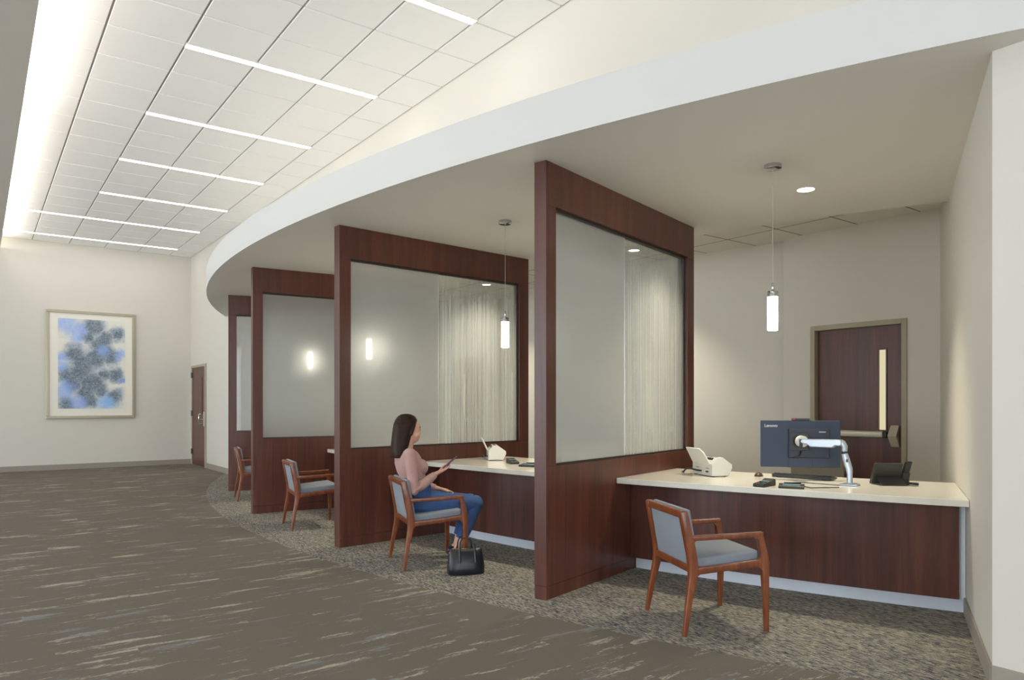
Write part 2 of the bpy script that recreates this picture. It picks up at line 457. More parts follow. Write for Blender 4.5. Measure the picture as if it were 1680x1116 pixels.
# bowed soffit over the booths
rear = []
aR = on_line(RW0, RWA, R_BACK); aL = on_line(LW0, LWA, R_BACK)
for i in range(41): rear.append(pol(R_BACK, aL + (aR-aL)*i/40))
out = arcp + [LW0] + rear + [RW0]
m = M(); n = len(out)
m.add([(x,y,ZS) for x,y in out] + [(x,y,ZFT) for x,y in out], [tuple(range(n)), tuple(range(n,2*n))])
m.cur = 0
for i in range(n):
    m.cur = 1 if i < N else 0
    b0 = len(m.v); j = (i+1) % n
    m.f.append((i, j, n+j, n+i)); m.mi.append(m.cur)
o = m.build('ceiling_soffit', [SOFF, WALL_W]); struct(o)
# back ceiling of lay-in tiles over the staff side
def tile_mat():
    m, nt, b = newmat('staff_ceiling_tile')
    tc = nd(nt, 'ShaderNodeTexCoord'); sp = nd(nt, 'ShaderNodeSeparateXYZ'); ln(nt, tc.outputs['Object'], sp.inputs[0])
    fs = []
    for i in (0,1):
        a = math_(nt, 'ADD', sp.outputs[i], (.29,.12)[i])
        fr = math_(nt, 'FRACT', math_(nt, 'DIVIDE', a, (.625,1.25)[i] if i == 0 else .625))
        fs.append(math_(nt, 'LESS_THAN', math_(nt, 'ABSOLUTE', math_(nt, 'SUBTRACT', fr, .5)), .014))
    g = math_(nt, 'MAXIMUM', fs[0], fs[1])
    ln(nt, mixc(nt, g, srgb(226,222,212), srgb(128,122,110)), b.inputs['Base Color']); b.inputs['Roughness'].default_value = .8
    return m
m = M(); m.box(4.4, 8.6, .8, 14.6, ZB, ZB+.04); struct(m.build('ceiling_back', tile_mat()))

# hall right wall: full-height pier left and right of the booths, upper band above
m = M(); m.box(UW, UW+.14, -5, RW0[1], 0, ZC+.05); m.box(UW, UW+.14, LW0[1], VF, 0, ZC+.05); m.box(UW, UW+.14, RW0[1], LW0[1], ZFT-.02, ZC+.05)
struct(m.build('wall_right', WALL))
m = M(); m.box(-6.3, UW+.14, VF, VF+.15, 0, ZC+.05); struct(m.build('wall_far', WALL))
def seg_wall(m, a, b, z0, z1, t):
    dx, dy = b[0]-a[0], b[1]-a[1]; L = hypot(dx,dy); nx, ny = -dy/L*t, dx/L*t
    m.prism([a, b, (b[0]+nx,b[1]+ny), (a[0]+nx,a[1]+ny)], z0, z1); return m
RWE = (RW0[0]+4.02*cos(RWA), RW0[1]+4.02*sin(RWA)); LWE = (RWE[0], 2*V0-RWE[1])
struct(seg_wall(M(), RW0, RWE, 0, ZB+.05, -.14).build('wall_booth_right', WALL))
struct(seg_wall(M(), LW0, LWE, 0, ZB+.05, .14).build('wall_booth_left', WALL))
# back wall of the staff side: two door walls and a bowed middle
UD = 7.39
back = [(UD,RWE[1]-.02),(UD,4.72)]; am = math.asin((V0-4.74)/10.55)
mid = [pol(10.55, am - 2*am*i/24) for i in range(25)]
m = M()
D2 = (3.435, 4.462); D3 = (2*V0-4.462, 2*V0-3.435)
for y0, y1, z0 in ((RWE[1]-.1, D2[0], 0), (D2[0], D2[1], 2.18), (D2[1], 4.72, 0)):
    m.box(UD, UD+.14, y0, y1, z0, ZB+.05); m.box(UD, UD+.14, 2*V0-y1, 2*V0-y0, z0, ZB+.05)
for a, b_ in zip(mid[:-1], mid[1:]): seg_wall(m, a, b_, 0, ZB+.05, -.12)
m.box(mid[0][0]-.0, UD+.0, 4.70, 4.72, 0, ZB+.05) if mid[0][0] < UD else m.box(UD, mid[0][0], 4.72, 4.80, 0, ZB+.05)
m.box(UD, mid[-1][0]+.02, 2*V0-4.76, 2*V0-4.72, 0, ZB+.05) if mid[-1][0] > UD else None
m.box(UD+.4, UD+.45, RWE[1]-.1, 12.4, 0, ZB+.05)
struct(m.build('wall_back', WALL))
# glazed hall side (out of the picture) that lets the daylight in
WIN = [(.2,2.9),(3.5,6.2),(6.8,9.5),(10.1,12.8),(13.4,16.1)]
UL = -6.3
m = M(); m.box(UL-.15, UL, -5, VF+.1, 0, .25); m.box(UL-.15, UL, -5, VF+.1, 3.6, 4.46)
ys = [-5] + [y for w in WIN for y in w] + [VF+.1]
for i in range(0, len(ys), 2): m.box(UL-.15, UL, ys[i], ys[i+1], .25, 3.6)
struct(m.build('wall_left', WALL))
m = M(); m.box(UL-.15, 8.6, -5.15, -5, 0, .25); m.box(UL-.15, 8.6, -5.15, -5, 3.4, ZC+.05)
NW = [(-5.6,-3.2),(-2.7,-.3),(.2,2.6)]
xs = [UL-.15] + [x for w in NW for x in w] + [8.6]
for i in range(0, len(xs), 2): m.box(xs[i], xs[i+1], -5.15, -5, .25, 3.4)
struct(m.build('wall_near', WALL))
wn_ = 0
def window(axis, a, b_, z0, z1, p):
    global wn_; wn_ += 1
    f = M(); g = M(); w = .06
    def bx(mm, s0, s1, q0, q1, d0, d1):
        if axis == 'y': mm.box(p+d0, p+d1, s0, s1, q0, q1)
        else: mm.box(s0, s1, p+d0, p+d1, q0, q1)
    bx(f,a,b_,z0,z0+w,-.1,-.04); bx(f,a,b_,z1-w,z1,-.1,-.04); c = (a+b_)/2
    for s in (a, c-w/2, b_-w): bx(f, s, s+w, z0+w, z1-w, -.1, -.04)
    bx(g, a+w, b_-w, z0+w, z1-w, -.075, -.069)
    o = struct(f.build('window_%d' % wn_, METAL)); g.build('window_pane', WGLASS, o)
    L = bpy.data.lights.new('daylight_portal', 'AREA'); L.shape = 'RECTANGLE'; L.cycles.is_portal = True
    lo = bpy.data.objects.new('daylight_portal', L); C.objects.link(lo)
    L.size = b_-a; L.size_y = z1-z0
    if axis == 'y': lo.location = (p-.16, c, (z0+z1)/2); lo.rotation_euler = (pi/2, 0, -pi/2)
    else: lo.location = (c, p-.16, (z0+z1)/2); lo.rotation_euler = (pi/2, 0, 0)
for a, b_ in WIN: window('y', a, b_, .25, 3.6, UL)
for a, b_ in NW: window('x', a, b_, .25, 3.4, -5)

# baseboards
def bb(m, a, b_, t=.012, h=.11): return seg_wall(m, a, b_, 0, h, t)
struct(bb(M(), (UL,VF), (UW,VF), -.012).build('baseboard_far', BASEB, bevel=.003))
m = M(); bb(m, (UW,-5), (UW,RW0[1]), .012); bb(m, (UW,LW0[1]), (UW,15.74), .012); struct(m.build('baseboard_right', BASEB, bevel=.003))
aw_ = 4.62
struct(bb(M(), RW0, pol(13.86, on_line(RW0,RWA,13.86)), .012).build('baseboard_booth_right', BASEB, bevel=.003))

# ------------------------------------------------------------------ doors
def lever_pull(p, m0): pass
# door_1: far end of the hall's right wall (leaf faces -u)
d = bpy.data.objects.new('door_1', None); C.objects.link(d); struct(d); d.location = (UW, 16.38, 0)
m = M()
for s in (-1,1): m.box(-.03, .0, s*.60-(.055 if s>0 else 0), s*.60+(.055 if s<0 else 0), 0, 2.16)
m.box(-.03, 0, -.545, .545, 2.105, 2.16); m.build('door_frame', FRAMEP, d, .003)
leaf = M()
lv = -.31
leaf.box(-.016, -.002, -.542, lv-.03, .008, 2.10); leaf.box(-.016, -.002, lv+.03, .542, .008, 2.10)
leaf.box(-.016, -.002, lv-.03, lv+.03, .008, 1.10); leaf.box(-.016, -.002, lv-.03, lv+.03, 1.90, 2.10)
leaf.build('door_leaf', CHERRY, d)
M().box(-.008, -.004, lv-.03, lv+.03, 1.10, 1.90).build('vision_panel', plain('dark_glass', srgb(70,42,34), .1), d)
m = M(); m.box(-.026,-.016,-.50,-.42,.86,1.16); m.build('lock_plate', METAL, d, .003)
m = M(); m.tube([(-.026,-.36,1.11),(-.085,-.36,1.11),(-.095,-.36,1.10),(-.095,-.36,.92),(-.085,-.36,.91),(-.026,-.36,.91)], .012, 10, (0,1,0)); m.tube([(-.02,-.46,1.0),(-.07,-.46,1.0),(-.075,-.40,1.0)], .011, 10, (0,0,1))
m.build('pull_handle', CHROME, d, smooth=50)
for z in (.29,1.12,1.95):
    m = M(); m.tube([(-.036,.548,z-.06),(-.036,.548,z+.06)], .014, 10, (1,0,0)); m.box(-.034,-.02,.53,.575,z-.055,z+.055); m.build('hinge', HINGE, d)
# doors of the staff side; both walls face -u
def staff_door(name, y0, y1, latch_low):
    d = bpy.data.objects.new(name, None); C.objects.link(d); struct(d); d.location = (UD, (y0+y1)/2, 0)
    w = (y1-y0)/2; s = 1 if latch_low else -1        # s: latch toward -y when 1
    m = M(); f = .052
    m.prism([(-.018,-w),(.10,-w),(.10,-w+.02),(.075,-w+.02),(.075,-w+f),(-.018,-w+f)], 0, 2.18)
    m.prism([(-.018,w),(-.018,w-f),(.075,w-f),(.075,w-.02),(.10,w-.02),(.10,w)], 0, 2.18)
    m.box(-.018, .10, -w+f, w-f, 2.128, 2.18); m.build('door_frame', FRAMEP, d, .003)
    q = w-f-.004; lv = -s*.242; hw = .052
    m = M(); a0, a1 = .05, .094
    m.box(a0,a1,-q,lv-hw,.01,2.124); m.box(a0,a1,lv+hw,q,.01,2.124); m.box(a0,a1,lv-hw,lv+hw,.01,1.05); m.box(a0,a1,lv-hw,lv+hw,1.90,2.124)
    leaf = m.build('door_leaf', CHERRY, d)
    m = M()
    for y in (lv-hw, lv+hw-.014): m.box(a0-.008,a0+.03,y,y+.014,1.05,1.90)
    m.box(a0-.008,a0+.03,lv-hw+.014,lv+hw-.014,1.05,1.066); m.box(a0-.008,a0+.03,lv-hw+.014,lv+hw-.014,1.884,1.90)
    m.build('glazing_bead', CHERRY, d, .002)
    M().box(a0+.02,a0+.026,lv-hw+.01,lv+hw-.01,1.06,1.89).build('vision_panel', LITE, d)
    # exit device: rail, end cap, latch case
    m = M(); m.tube([(a0-.045, s*q*.93, 1.02),(a0-.045, -s*q*.60, 1.02)], (.034,.028), 16, (0,0,1), 4); m.build('push_bar', METAL, d, smooth=40)
    m = M(); m.box(a0-.06,a0,s*q*.93-.05,s*q*.93+.02,.985,1.055); m.build('bar_end_bracket', HINGE, d, .005)
    M().box(a0-.055,a0-.004,min(-s*q*.60,-s*q*.68),max(-s*q*.60,-s*q*.68),.992,1.048).build('bar_coupling', BLACK, d, .004)
    m = M(); yc = -s*q*.82
    m.add([(a0-.02,yc-.045,1.115),(a0-.02,yc+.04,1.115),(a0,yc+.04,1.115),(a0,yc-.045,1.115),(a0-.075,yc-.04,1.01),(a0-.075,yc+.05,1.01),(a0,yc+.05,1.01),(a0,yc-.04,1.01),
           (a0-.02,yc-.048,.895),(a0-.02,yc+.036,.895),(a0,yc+.036,.895),(a0,yc-.048,.895)],
          [(0,1,2,3),(11,10,9,8),(0,4,5,1),(1,5,6,2),(3,7,4,0),(4,8,9,5),(5,9,10,6),(7,11,8,4),(2,6,7,3),(6,10,11,7)])
    m.build('latch_case', METAL, d, .008)
staff_door('door_2', D2[0], D2[1], True)
staff_door('door_3', D3[0], D3[1], False)

# ------------------------------------------------------------------ lights of the hall
def linear(v, u0, u1, label):
    o = thing('linear_ceiling_light', label, 'ceiling light', ((u0+u1)/2, v, ZC), 0, 'linear lights in the hall ceiling')
    L = (u1-u0)/2
    m = M()
    for s in (-1,1): m.box(-L,L,s*.044-.004,s*.044+.004,-.006,.011)
    for s in (-1,1): m.box(s*L-.003,s*L+.003,-.04,.04,-.006,.011)
    m.build('trim_frame', WHITEP, o)
    M().box(-L+.004,L-.004,-.039,.039,-.003,.011).build('diffuser', LINEAR, o)
    return o
names = ['white linear light nearest the camera, cut off by the top edge of the picture', 'longest looking white linear light, second from the top of the picture',
         'white linear light third from the top, above the bowed fascia', 'fourth white linear light counted from the top of the picture',
         'fifth white linear light, last of the short ones toward the far wall', 'long white linear light running to the left edge, second from the far wall',
         'long white linear light nearest the far wall with the painting']
for k in range(7): linear(v1+1.875*k, 1.518 if k < 5 else .275, 3.393, names[k])

def area(name, loc, rot, sx, sy, e, col=(1,1,1), spread=pi):
    L = bpy.data.lights.new(name, 'AREA'); L.shape = 'RECTANGLE'; L.size = sx; L.size_y = sy; L.energy = e; L.color = col; L.spread = spread
    o = bpy.data.objects.new(name, L); C.objects.link(o); o.location = loc; o.rotation_euler = rot; return o
# strip lamp lying in the cove behind the edge of the low ceiling
area('cove_lamp', (.22, 4.4, 4.34), (pi, radians(44), 0), .06, 10, 72, (1,.965,.9))
area('cove_lamp', (.22, 13.2, 4.34), (pi, radians(44), 0), .06, 7.4, 42, (1,.965,.9))

# ------------------------------------------------------------------ booth lights
def pendant(label):
    o = thing('pendant_lamp', label, 'pendant lamp', (0,0,ZS), 0, 'tube pendants over the desks')
    M().lathe([(.058,0),(.06,-.004),(.06,-.026),(.054,-.03),(.005,-.031)], 32).build('ceiling_canopy', CHROME, o, smooth=40)
    M().tube([(0,0,-.03),(0,0,-.82)], .0022, 8).build('cord', plain('clear_cord', srgb(180,176,166), .3, .3), o)
    M().lathe([(.004,-.815),(.007,-.82),(.007,-.872),(.004,-.876)], 16).build('stem', CHROME, o, smooth=40)
    M().lathe([(.006,-.872),(.034,-.874),(.036,-.878),(.036,-.914)], 28).build('cap', CHROME, o, smooth=40)
    M().lathe([(.034,-.914),(.0345,-.92),(.0345,-1.14),(.032,-1.145)], 28).build('glass_tube', TUBE, o, smooth=40)
    return o
PA = [(radians(19.46),14.07),(radians(9.6),14.05),(radians(-.1),14.05),(radians(-9.9),14.05)]
plab = ['tube pendant hanging over the desk with the monitor', 'tube pendant over the desk where the woman sits',
        'tube pendant glowing behind the frosted pane above the seated woman', 'farthest tube pendant glowing behind the third divider pane']
p0 = pendant(plab[0]); x, y = pol(PA[0][1], PA[0][0]); p0.location = (x,y,ZS)
for (a, r), l in list(zip(PA, plab))[1:]: dup(p0, (*pol(r,a), ZS), 0, l)

def spot(loc, e, size=radians(96), blend=.85, rad=.06, col=(1,.90,.70)):
    L = bpy.data.lights.new('downlight_lamp', 'SPOT'); L.energy = e; L.spot_size = size; L.spot_blend = blend; L.shadow_soft_size = rad; L.color = col
    o = bpy.data.objects.new('downlight_lamp', L); C.objects.link(o); o.location = loc; return o
def downlight(label, z):
    o = thing('downlight', label, 'downlight', (0,0,z), 0, 'round recessed downlights')
    M().rings([[(r*cos(2*pi*k/32), r*sin(2*pi*k/32), zz) for k in range(32)] for r, zz in ((.074,.0),(.074,-.004),(.066,-.005),(.062,-.001))], False).build('trim_ring', WHITEP, o, smooth=True)
    M().lathe([(.062,-.002),(.0615,-.003)], 32).build('lens', DLENS, o)
    return o
SPOT_E = 225
dl0 = downlight('round downlight in the soffit over the nearest booth', ZS); dl0.location = (5.148,3.151,ZS)
spot((5.148,3.151,ZS-.012), SPOT_E)
for a in (12.3, 2.5, -7.3):
    x, y = pol(13.33, radians(a)); spot((x,y,ZS-.012), SPOT_E)
for (x, y), l in (((6.46,6.23),'round downlight seen through the streaked pane of the nearest divider'), ((6.46,9.41),'round downlight seen through the streaked pane beside the second pendant')):
    dup(dl0, (x,y,ZB), 0, l); spot((x,y,ZB-.012), SPOT_E*.9)

# ------------------------------------------------------------------ dividers
def divider(P, a, label):
    o = thing('booth_divider', label, 'divider', (P[0]-sin(a)*.05, P[1]+cos(a)*.05, 0), a, 'cherry dividers between the booths')
    T, L, st = .05, 2.40, .118
    M().box(0,.022,-T,T,.092,ZS-.001).build('end_panel', CHERRY, o, .0015)
    M().box(.0225,st,-T,T,.906,2.69).build('front_stile', CHERRY, o, .0015)
    M().box(L-st-.02,L,-T,T,.906,2.69).build('rear_stile', CHERRY, o, .0015)
    M().box(.0225,L,-T,T,2.6905,ZS-.001).build('header', CHERRY, o, .0015)
    M().box(.0225,L,-T,T,.092,.9055).build('lower_panel', CHERRY, o, .0015)
    M().box(.002,L,-T+.002,T-.002,0,.09).build('plinth', CHERRY, o)
    x0, x1, xm = st, L-st-.02, 1.165
    m = M()
    for s in (-1,1):
        y0, y1 = (.008,.02) if s > 0 else (-.02,-.008)
        m.box(x0,x1,y0,y1,2.672,2.69); m.box(x0,x1,y0,y1,.906,.918); m.box(x1-.014,x1,y0,y1,.918,2.672)
    m.build('glazing_bead', plain('dark_bead', srgb(52,44,38), .4), o)
    M().box(x0+.002,xm-.003,-.006,.006,.907,2.688).build('glass_pane', FROST, o)['label'] = 'frosted glass pane nearer the hall'
    M().box(xm+.003,x1-.002,-.006,.006,.907,2.688).build('glass_pane', REED, o)['label'] = 'glass pane with fine vertical streaks'
    return o
dlab = ['large cherry divider nearest the camera, beside the desk with the monitor', 'cherry divider directly behind the seated woman',
        'cherry divider left of the empty chair, third from the camera', 'farthest cherry divider, a narrow strip near the far door']
for (P, a), l in zip(PART, dlab): divider(P, a, l)

# ------------------------------------------------------------------ desks
def desk(Lp, Rp, label, wall=False):
    """Lp/Rp: (point, heading) of the faces that bound the desk"""
    o = thing('transaction_desk', label, 'desk', (0,0,0), 0, 'curved desks between the dividers')
    e = .003
    def ang(r, side):
        P, a = (Lp, Rp)[side]
        return on_line(off(P, a, -e if side == 0 else e), a, r)
    def sec(r0, r1, z0, z1, rp=0):
        return M().arc(r0, r1, (ang(r0,0), ang(r1,0)), (ang(r0,1)-rp, ang(r1,1)-rp), z0, z1)
    sec(14.15, 13.07, .712, .755).build('countertop', QUARTZ, o, .004)
    sec(13.92, 13.895, .10, .711, .0026).build('front_panel', CHERRY, o)
    sec(13.83, 13.81, 0, .11).build('kick_plate', KICK, o)
    sec(13.8945, 13.835, .10, .711, 0).build('filler_strip', KICK, o)
    # make the geometry local to the desk's own base point
    c = pol(13.6, (ang(13.6,0)+ang(13.6,1))/2)
    for k in kids(o):
        k.data.transform(Matrix.Translation((-c[0],-c[1],0)))
    o.location = (*c, 0)
    return o
bounds = [(RW0, RWA)] + PART
dk = ['cream topped curved desk with the monitor and phone, nearest the camera', 'cream topped curved desk in front of the seated woman',
      'curved desk whose counter corner shows past the second divider', 'curved desk in the far booth behind the third divider']
for k in range(3):
    Rp = bounds[0] if k == 0 else (off(PART[k-1][0], PART[k-1][1], .10), PART[k-1][1])
    desk(PART[k], Rp, dk[k])

# ------------------------------------------------------------------ chairs
def chair(label):
    o = thing('guest_chair', label, 'chair', (0,0,0), 0, 'wood armchairs in the booths')
    pw = 6
    def fillet(m, c, d1, d2, r, y, t):
        """concave web in the local xz plane filling the corner c between d1 and d2"""
        a = (c[0]+d1[0]*r, c[1]+d1[1]*r); b = (c[0]+d2[0]*r, c[1]+d2[1]*r); k = (a[0]+d2[0]*r, a[1]+d2[1]*r); n = 7; P = [c, a]
        for i in range(1, n):
            u_ = i/n*pi/2; P.append((k[0]-d2[0]*r*cos(u_)-d1[0]*r*sin(u_), k[1]-d2[1]*r*cos(u_)-d1[1]*r*sin(u_)))
        P.append(b); q = len(P)
        m.add([(x,y-t,z) for x,z in P] + [(x,y+t,z) for x,z in P], [tuple(range(q)), tuple(range(2*q-1,q-1,-1))] + [(i,(i+1)%q,q+(i+1)%q,q+i) for i in range(q)])
    for s in (1,-1):
        m = M().tube([(-.262,s*.277,0),(-.235,s*.268,.17),(-.207,s*.257,.31),(-.198,s*.254,.37),(-.205,s*.251,.45),(-.232,s*.248,.58),(-.258,s*.246,.702),(-.260,s*.246,.712)],
                 [(.013,.013),(.016,.017),(.019,.023),(.021,.029),(.024,.027),(.0255,.025),(.0255,.022),(.023,.019)], 20, (0,1,0), pw)
        fillet(m, (-.211,.545), (1,.06), (.19,-.98), .046, s*.250, .017); fillet(m, (-.178,.388), (1,.09), (-.08,1), .03, s*.254, .015); fillet(m, (-.190,.352), (1,.06), (-.25,-.97), .055, s*.256, .015)
        m.build('leg', CHAIRW, o, smooth=40)
        m = M().tube([(.252,s*.282,0),(.252,s*.275,.17),(.25,s*.267,.33),(.247,s*.264,.40),(.243,s*.262,.45),(.226,s*.259,.535),(.2165,s*.258,.570)],
                 [(.013,.013),(.016,.017),(.019,.021),(.020,.027),(.019,.023),(.019,.019),(.019,.017)], 20, (0,1,0), pw)
        fillet(m, (.208,.553), (-1,-.02), (.2,-.98), .044, s*.258, .017); fillet(m, (.224,.418), (-1,-.09), (-.08,1), .028, s*.262, .015); fillet(m, (.232,.384), (-1,-.08), (.05,-1), .05, s*.264, .015)
        m.build('leg', CHAIRW, o, smooth=40)
        M().tube([(-.226,s*.250,.555),(-.20,s*.251,.556),(-.1,s*.254,.558),(.1,s*.257,.562),(.236,s*.258,.566)], [(.018,.015),(.019,.0145),(.0195,.0145),(.0195,.0145),(.0195,.0145)], 20, (0,1,0), pw).build('armrest', CHAIRW, o, smooth=40)
        M().tube([(-.20,s*.254,.364),(-.17,s*.255,.367),(0,s*.258,.38),(.21,s*.262,.398),(.245,s*.263,.402)],
                 [(.0165,.022),(.0165,.021),(.0165,.020),(.0165,.021),(.0165,.022)], 20, (0,1,0), pw).build('seat_rail', CHAIRW, o, smooth=40)
    M().tube([(-.2,-.25,.374),(-.2,.25,.374)], (.017,.022), 20, (1,0,0), pw).build('seat_rail', CHAIRW, o, smooth=40)
    M().tube([(.243,-.255,.395),(.243,.255,.395)], (.014,.019), 20, (1,0,0), pw).build('seat_rail', CHAIRW, o, smooth=40)
    M().tube([(-.256,-.262,.694),(-.256,.262,.694)], (.0185,.022), 20, (1,0,0), pw).build('back_rail', CHAIRW, o, smooth=40)
    m = M(); m.box(-.185,.232,-.238,.238,.0,.062)
    m.v = [(x,y,z+.385+.085*x) for x,y,z in m.v]
    m.build('seat_cushion', UPHOL, o, .018, True, 4)
    fx = lambda z: -.198 - .06*(z-.37)/.34
    m = M(); m.box(0,.036,-.240,.240,.40,.721)
    m.v = [(x+fx(z)+.017,y,z) for x,y,z in m.v]; m.build('back_cushion', UPHOL, o, .014, True, 4)
    m = M(); m.box(-.006,.016,-.227,.227,.394,.674)
    m.v = [(x+fx(z),y,z) for x,y,z in m.v]; m.build('back_panel', UPHOL, o, .006, True)
    return o
CH = [((3.619,2.896), radians(-24.7), 'empty wooden armchair with grey cushion, nearest the camera'),
      ((3.068,5.354), radians(-15.5), 'wooden armchair with grey cushion the woman sits in'),
      ((2.963,7.693), radians(-10.0), 'empty wooden armchair left of the divider behind the woman'),
      ((3.17,10.35), radians(-12.0), 'farthest wooden armchair, half hidden by the third divider')]
c0 = chair(CH[0][2]); c0.location = (*CH[0][0],0); c0.rotation_euler = (0,0,CH[0][1])
for p, a, l in CH[1:]: dup(c0, (*p,0), a, l)

# ------------------------------------------------------------------ framed painting
def artmat():
    m, nt, b = newmat('watercolour'); v = coords(nt)
    nz = nd(nt, 'ShaderNodeTexNoise'); nz.inputs['Scale'].default_value = 5; nz.inputs['Detail'].default_value = 6; nz.inputs['Roughness'].default_value = .65; ln(nt, v, nz.inputs['Vector'])
    sc = nd(nt, 'ShaderNodeVectorMath', operation='SCALE'); ln(nt, nz.outputs['Color'], sc.inputs[0]); sc.inputs[3].default_value = .30
    wv = nd(nt, 'ShaderNodeVectorMath', operation='ADD'); ln(nt, v, wv.inputs[0]); ln(nt, sc.outputs[0], wv.inputs[1])
    def blobs(L):
        tot = None
        for nx, ny, r in L:
            p = ((nx-.5)*1.2+.011+.15, .15, (.5-ny)*1.82+.15)
            pr = nd(nt, 'ShaderNodeVectorMath', operation='MULTIPLY'); ln(nt, wv.outputs[0], pr.inputs[0]); pr.inputs[1].default_value = (1,0,1)
            d = nd(nt, 'ShaderNodeVectorMath', operation='DISTANCE'); ln(nt, pr.outputs[0], d.inputs[0]); d.inputs[1].default_value = (p[0],0,p[2])
            mr = nd(nt, 'ShaderNodeMapRange'); mr.interpolation_type = 'SMOOTHSTEP'
            for k, x in ((1,r*2.0),(2,r*.5),(3,0),(4,1)): mr.inputs[k].default_value = x
            ln(nt, d.outputs['Value'], mr.inputs[0])
            tot = mr.outputs[0] if tot is None else math_(nt, 'MAXIMUM', tot, mr.outputs[0])
        return tot
    dk = blobs([(.52,.07,.17),(.88,.14,.12),(.44,.20,.11),(.25,.38,.16),(.55,.42,.19),(.70,.34,.13),(.30,.60,.2),(.12,.62,.13),(.50,.70,.2),(.62,.78,.12),(.84,.60,.12),(.95,.66,.07),(.82,.86,.14),(.12,.95,.15),(.45,.90,.13),(.36,.50,.2),(.60,.26,.14),(.2,.72,.14),(.7,.2,.12),(.78,.42,.12),(.4,.8,.14),(.68,.6,.1)])
    bl = blobs([(.12,.05,.17),(.30,.12,.12),(.06,.42,.08),(.93,.37,.09),(.08,.78,.14),(.30,.93,.12),(.05,.52,.08),(.95,.67,.06),(.28,.2,.09),(.66,.33,.08)])
    cy = blobs([(.70,.93,.12)])
    fineg = noise(nt, v, 30, 5, .75); med = noise(nt, v, 9, 4, .6)
    t = math_(nt, 'MULTIPLY', dk, math_(nt, 'ADD', .28, math_(nt, 'ADD', math_(nt,'MULTIPLY',fineg,.75), math_(nt,'MULTIPLY',med,.35))))
    r = ramp(nt, [(.06, srgb(230,227,214)), (.34, srgb(196,200,202)), (.58, srgb(164,173,181)), (.82, srgb(118,131,144)), (1.0, srgb(66,78,92))]); ln(nt, t, r.inputs[0])
    c = mixc(nt, math_(nt,'MULTIPLY',bl,math_(nt,'ADD',.35,math_(nt,'MULTIPLY',med,.7))), r.outputs[0], mixc(nt, fineg, srgb(96,140,228), srgb(172,198,240)))
    c = mixc(nt, math_(nt,'MULTIPLY',cy,.85), c, mixc(nt, fineg, srgb(92,150,236), srgb(170,214,242)))
    sv = nd(nt, 'ShaderNodeTexVoronoi'); sv.inputs['Scale'].default_value = 42; ln(nt, v, sv.inputs['Vector'])
    sp2 = ramp(nt, [(.10,(1,1,1)),(.22,(0,0,0))]); ln(nt, sv.outputs['Distance'], sp2.inputs[0])
    c = mixc(nt, math_(nt,'MULTIPLY',math_(nt,'MULTIPLY',sp2.outputs[0],dk),.8), c, srgb(226,230,232))
    ln(nt, c, b.inputs['Base Color']); b.inputs['Roughness'].default_value = .6
    return m
def ramp_out(nt, f):
    r = ramp(nt, [(.5,(0,0,0)),(.64,(1,1,1))]); ln(nt, f, r.inputs[0]); return r.outputs[0]
u0, u1, z0, z1 = 1.118, 2.707, 1.03, 3.215
uc, zc = (u0+u1)/2, (z0+z1)/2
o = thing('framed_painting', 'large framed blue and grey abstract watercolour on the far wall', 'painting', (uc, VF, zc))
W_, H_ = (u1-u0)/2, (z1-z0)/2
m = M(); f = .055
m.box(-W_,W_,-.055,-.002,H_-f,H_); m.box(-W_,W_,-.055,-.002,-H_,-H_+f); m.box(-W_,-W_+f,-.055,-.002,-H_+f,H_-f); m.box(W_-f,W_,-.055,-.002,-H_+f,H_-f)
m.build('frame', plain('champagne_frame', srgb(176,168,146), .32, .55), o, .006)
M().box(-W_+f,W_-f,-.036,-.004,-H_+f,H_-f).build('mat_board', plain('mat_board', srgb(236,231,218), .8), o)
M().box(1.324-uc,2.523-uc,-.040,-.037,1.23-zc,3.05-zc).build('artwork', artmat(), o)

# ------------------------------------------------------------------ things on the desks
ZT = .7552
def text(body, size, mat, parent, mtx, name='lettering', depth=.0004):
    cu = bpy.data.curves.new(name, 'FONT'); cu.body = body; cu.size = size; cu.extrude = depth; cu.offset = size*.012
    t = bpy.data.objects.new(name, cu); C.objects.link(t)
    dg = bpy.context.evaluated_depsgraph_get()
    me = bpy.data.meshes.new_from_object(t.evaluated_get(dg)); bpy.data.objects.remove(t)
    me.transform(mtx); me.materials.clear(); me.materials.append(mat)
    o = bpy.data.objects.new(name, me); C.objects.link(o); o.parent = parent; return o

# monitor: local +x along the screen's width toward the camera's right, back faces local -y
def monitor(label, loc, rz):
    o = thing('monitor', label, 'monitor', loc, rz, 'monitors on the desks')
    M().box(-.285,.285,-.006,.018,-.178,.178).build('back_shell', MONI, o, .006)
    M().box(-.282,.282,.0185,.022,-.175,.175).build('screen', BLACK, o)
    M().box(-.085,.205,-.030,-.0065,-.105,.115).build('rear_housing', MONI2, o, .006)
    M().box(-.085,.085,-.010,-.0062,-.179,-.106).build('lower_cover', MONI, o, .003)
    M().box(-.078,.055,-.044,-.0305,-.05,.085).build('mounting_plate', BLACK, o, .004)
    m = M(); m.box(-.06,.07,-.004,.012,.1785,.194); m.build('webcam', BLACK, o, .003)
    M().box(-.056,-.035,-.006,-.0042,.182,.191).build('webcam_shutter', REDP, o)
    M().tube([(.0,-.036,-.05),(-.005,-.05,-.085),(-.03,-.052,-.098),(-.055,-.04,-.1)], .005, 8).build('cable', BLACK, o, smooth=True)
    rot = Matrix.Rotation(pi/2, 4, 'X')
    text('Lenovo', .032, LETTER, o, Matrix.Translation((-.258,-.0064,.128)) @ rot)
    text('lenovo', .017, LETTER, o, Matrix.Translation((.13,-.0304,.088)) @ rot)
    return o
ma = atan2(-.762,.643)
MON = (5.035,3.13,1.028)
mon = monitor('black monitor seen from behind on a silver arm at the nearest desk', MON, ma)

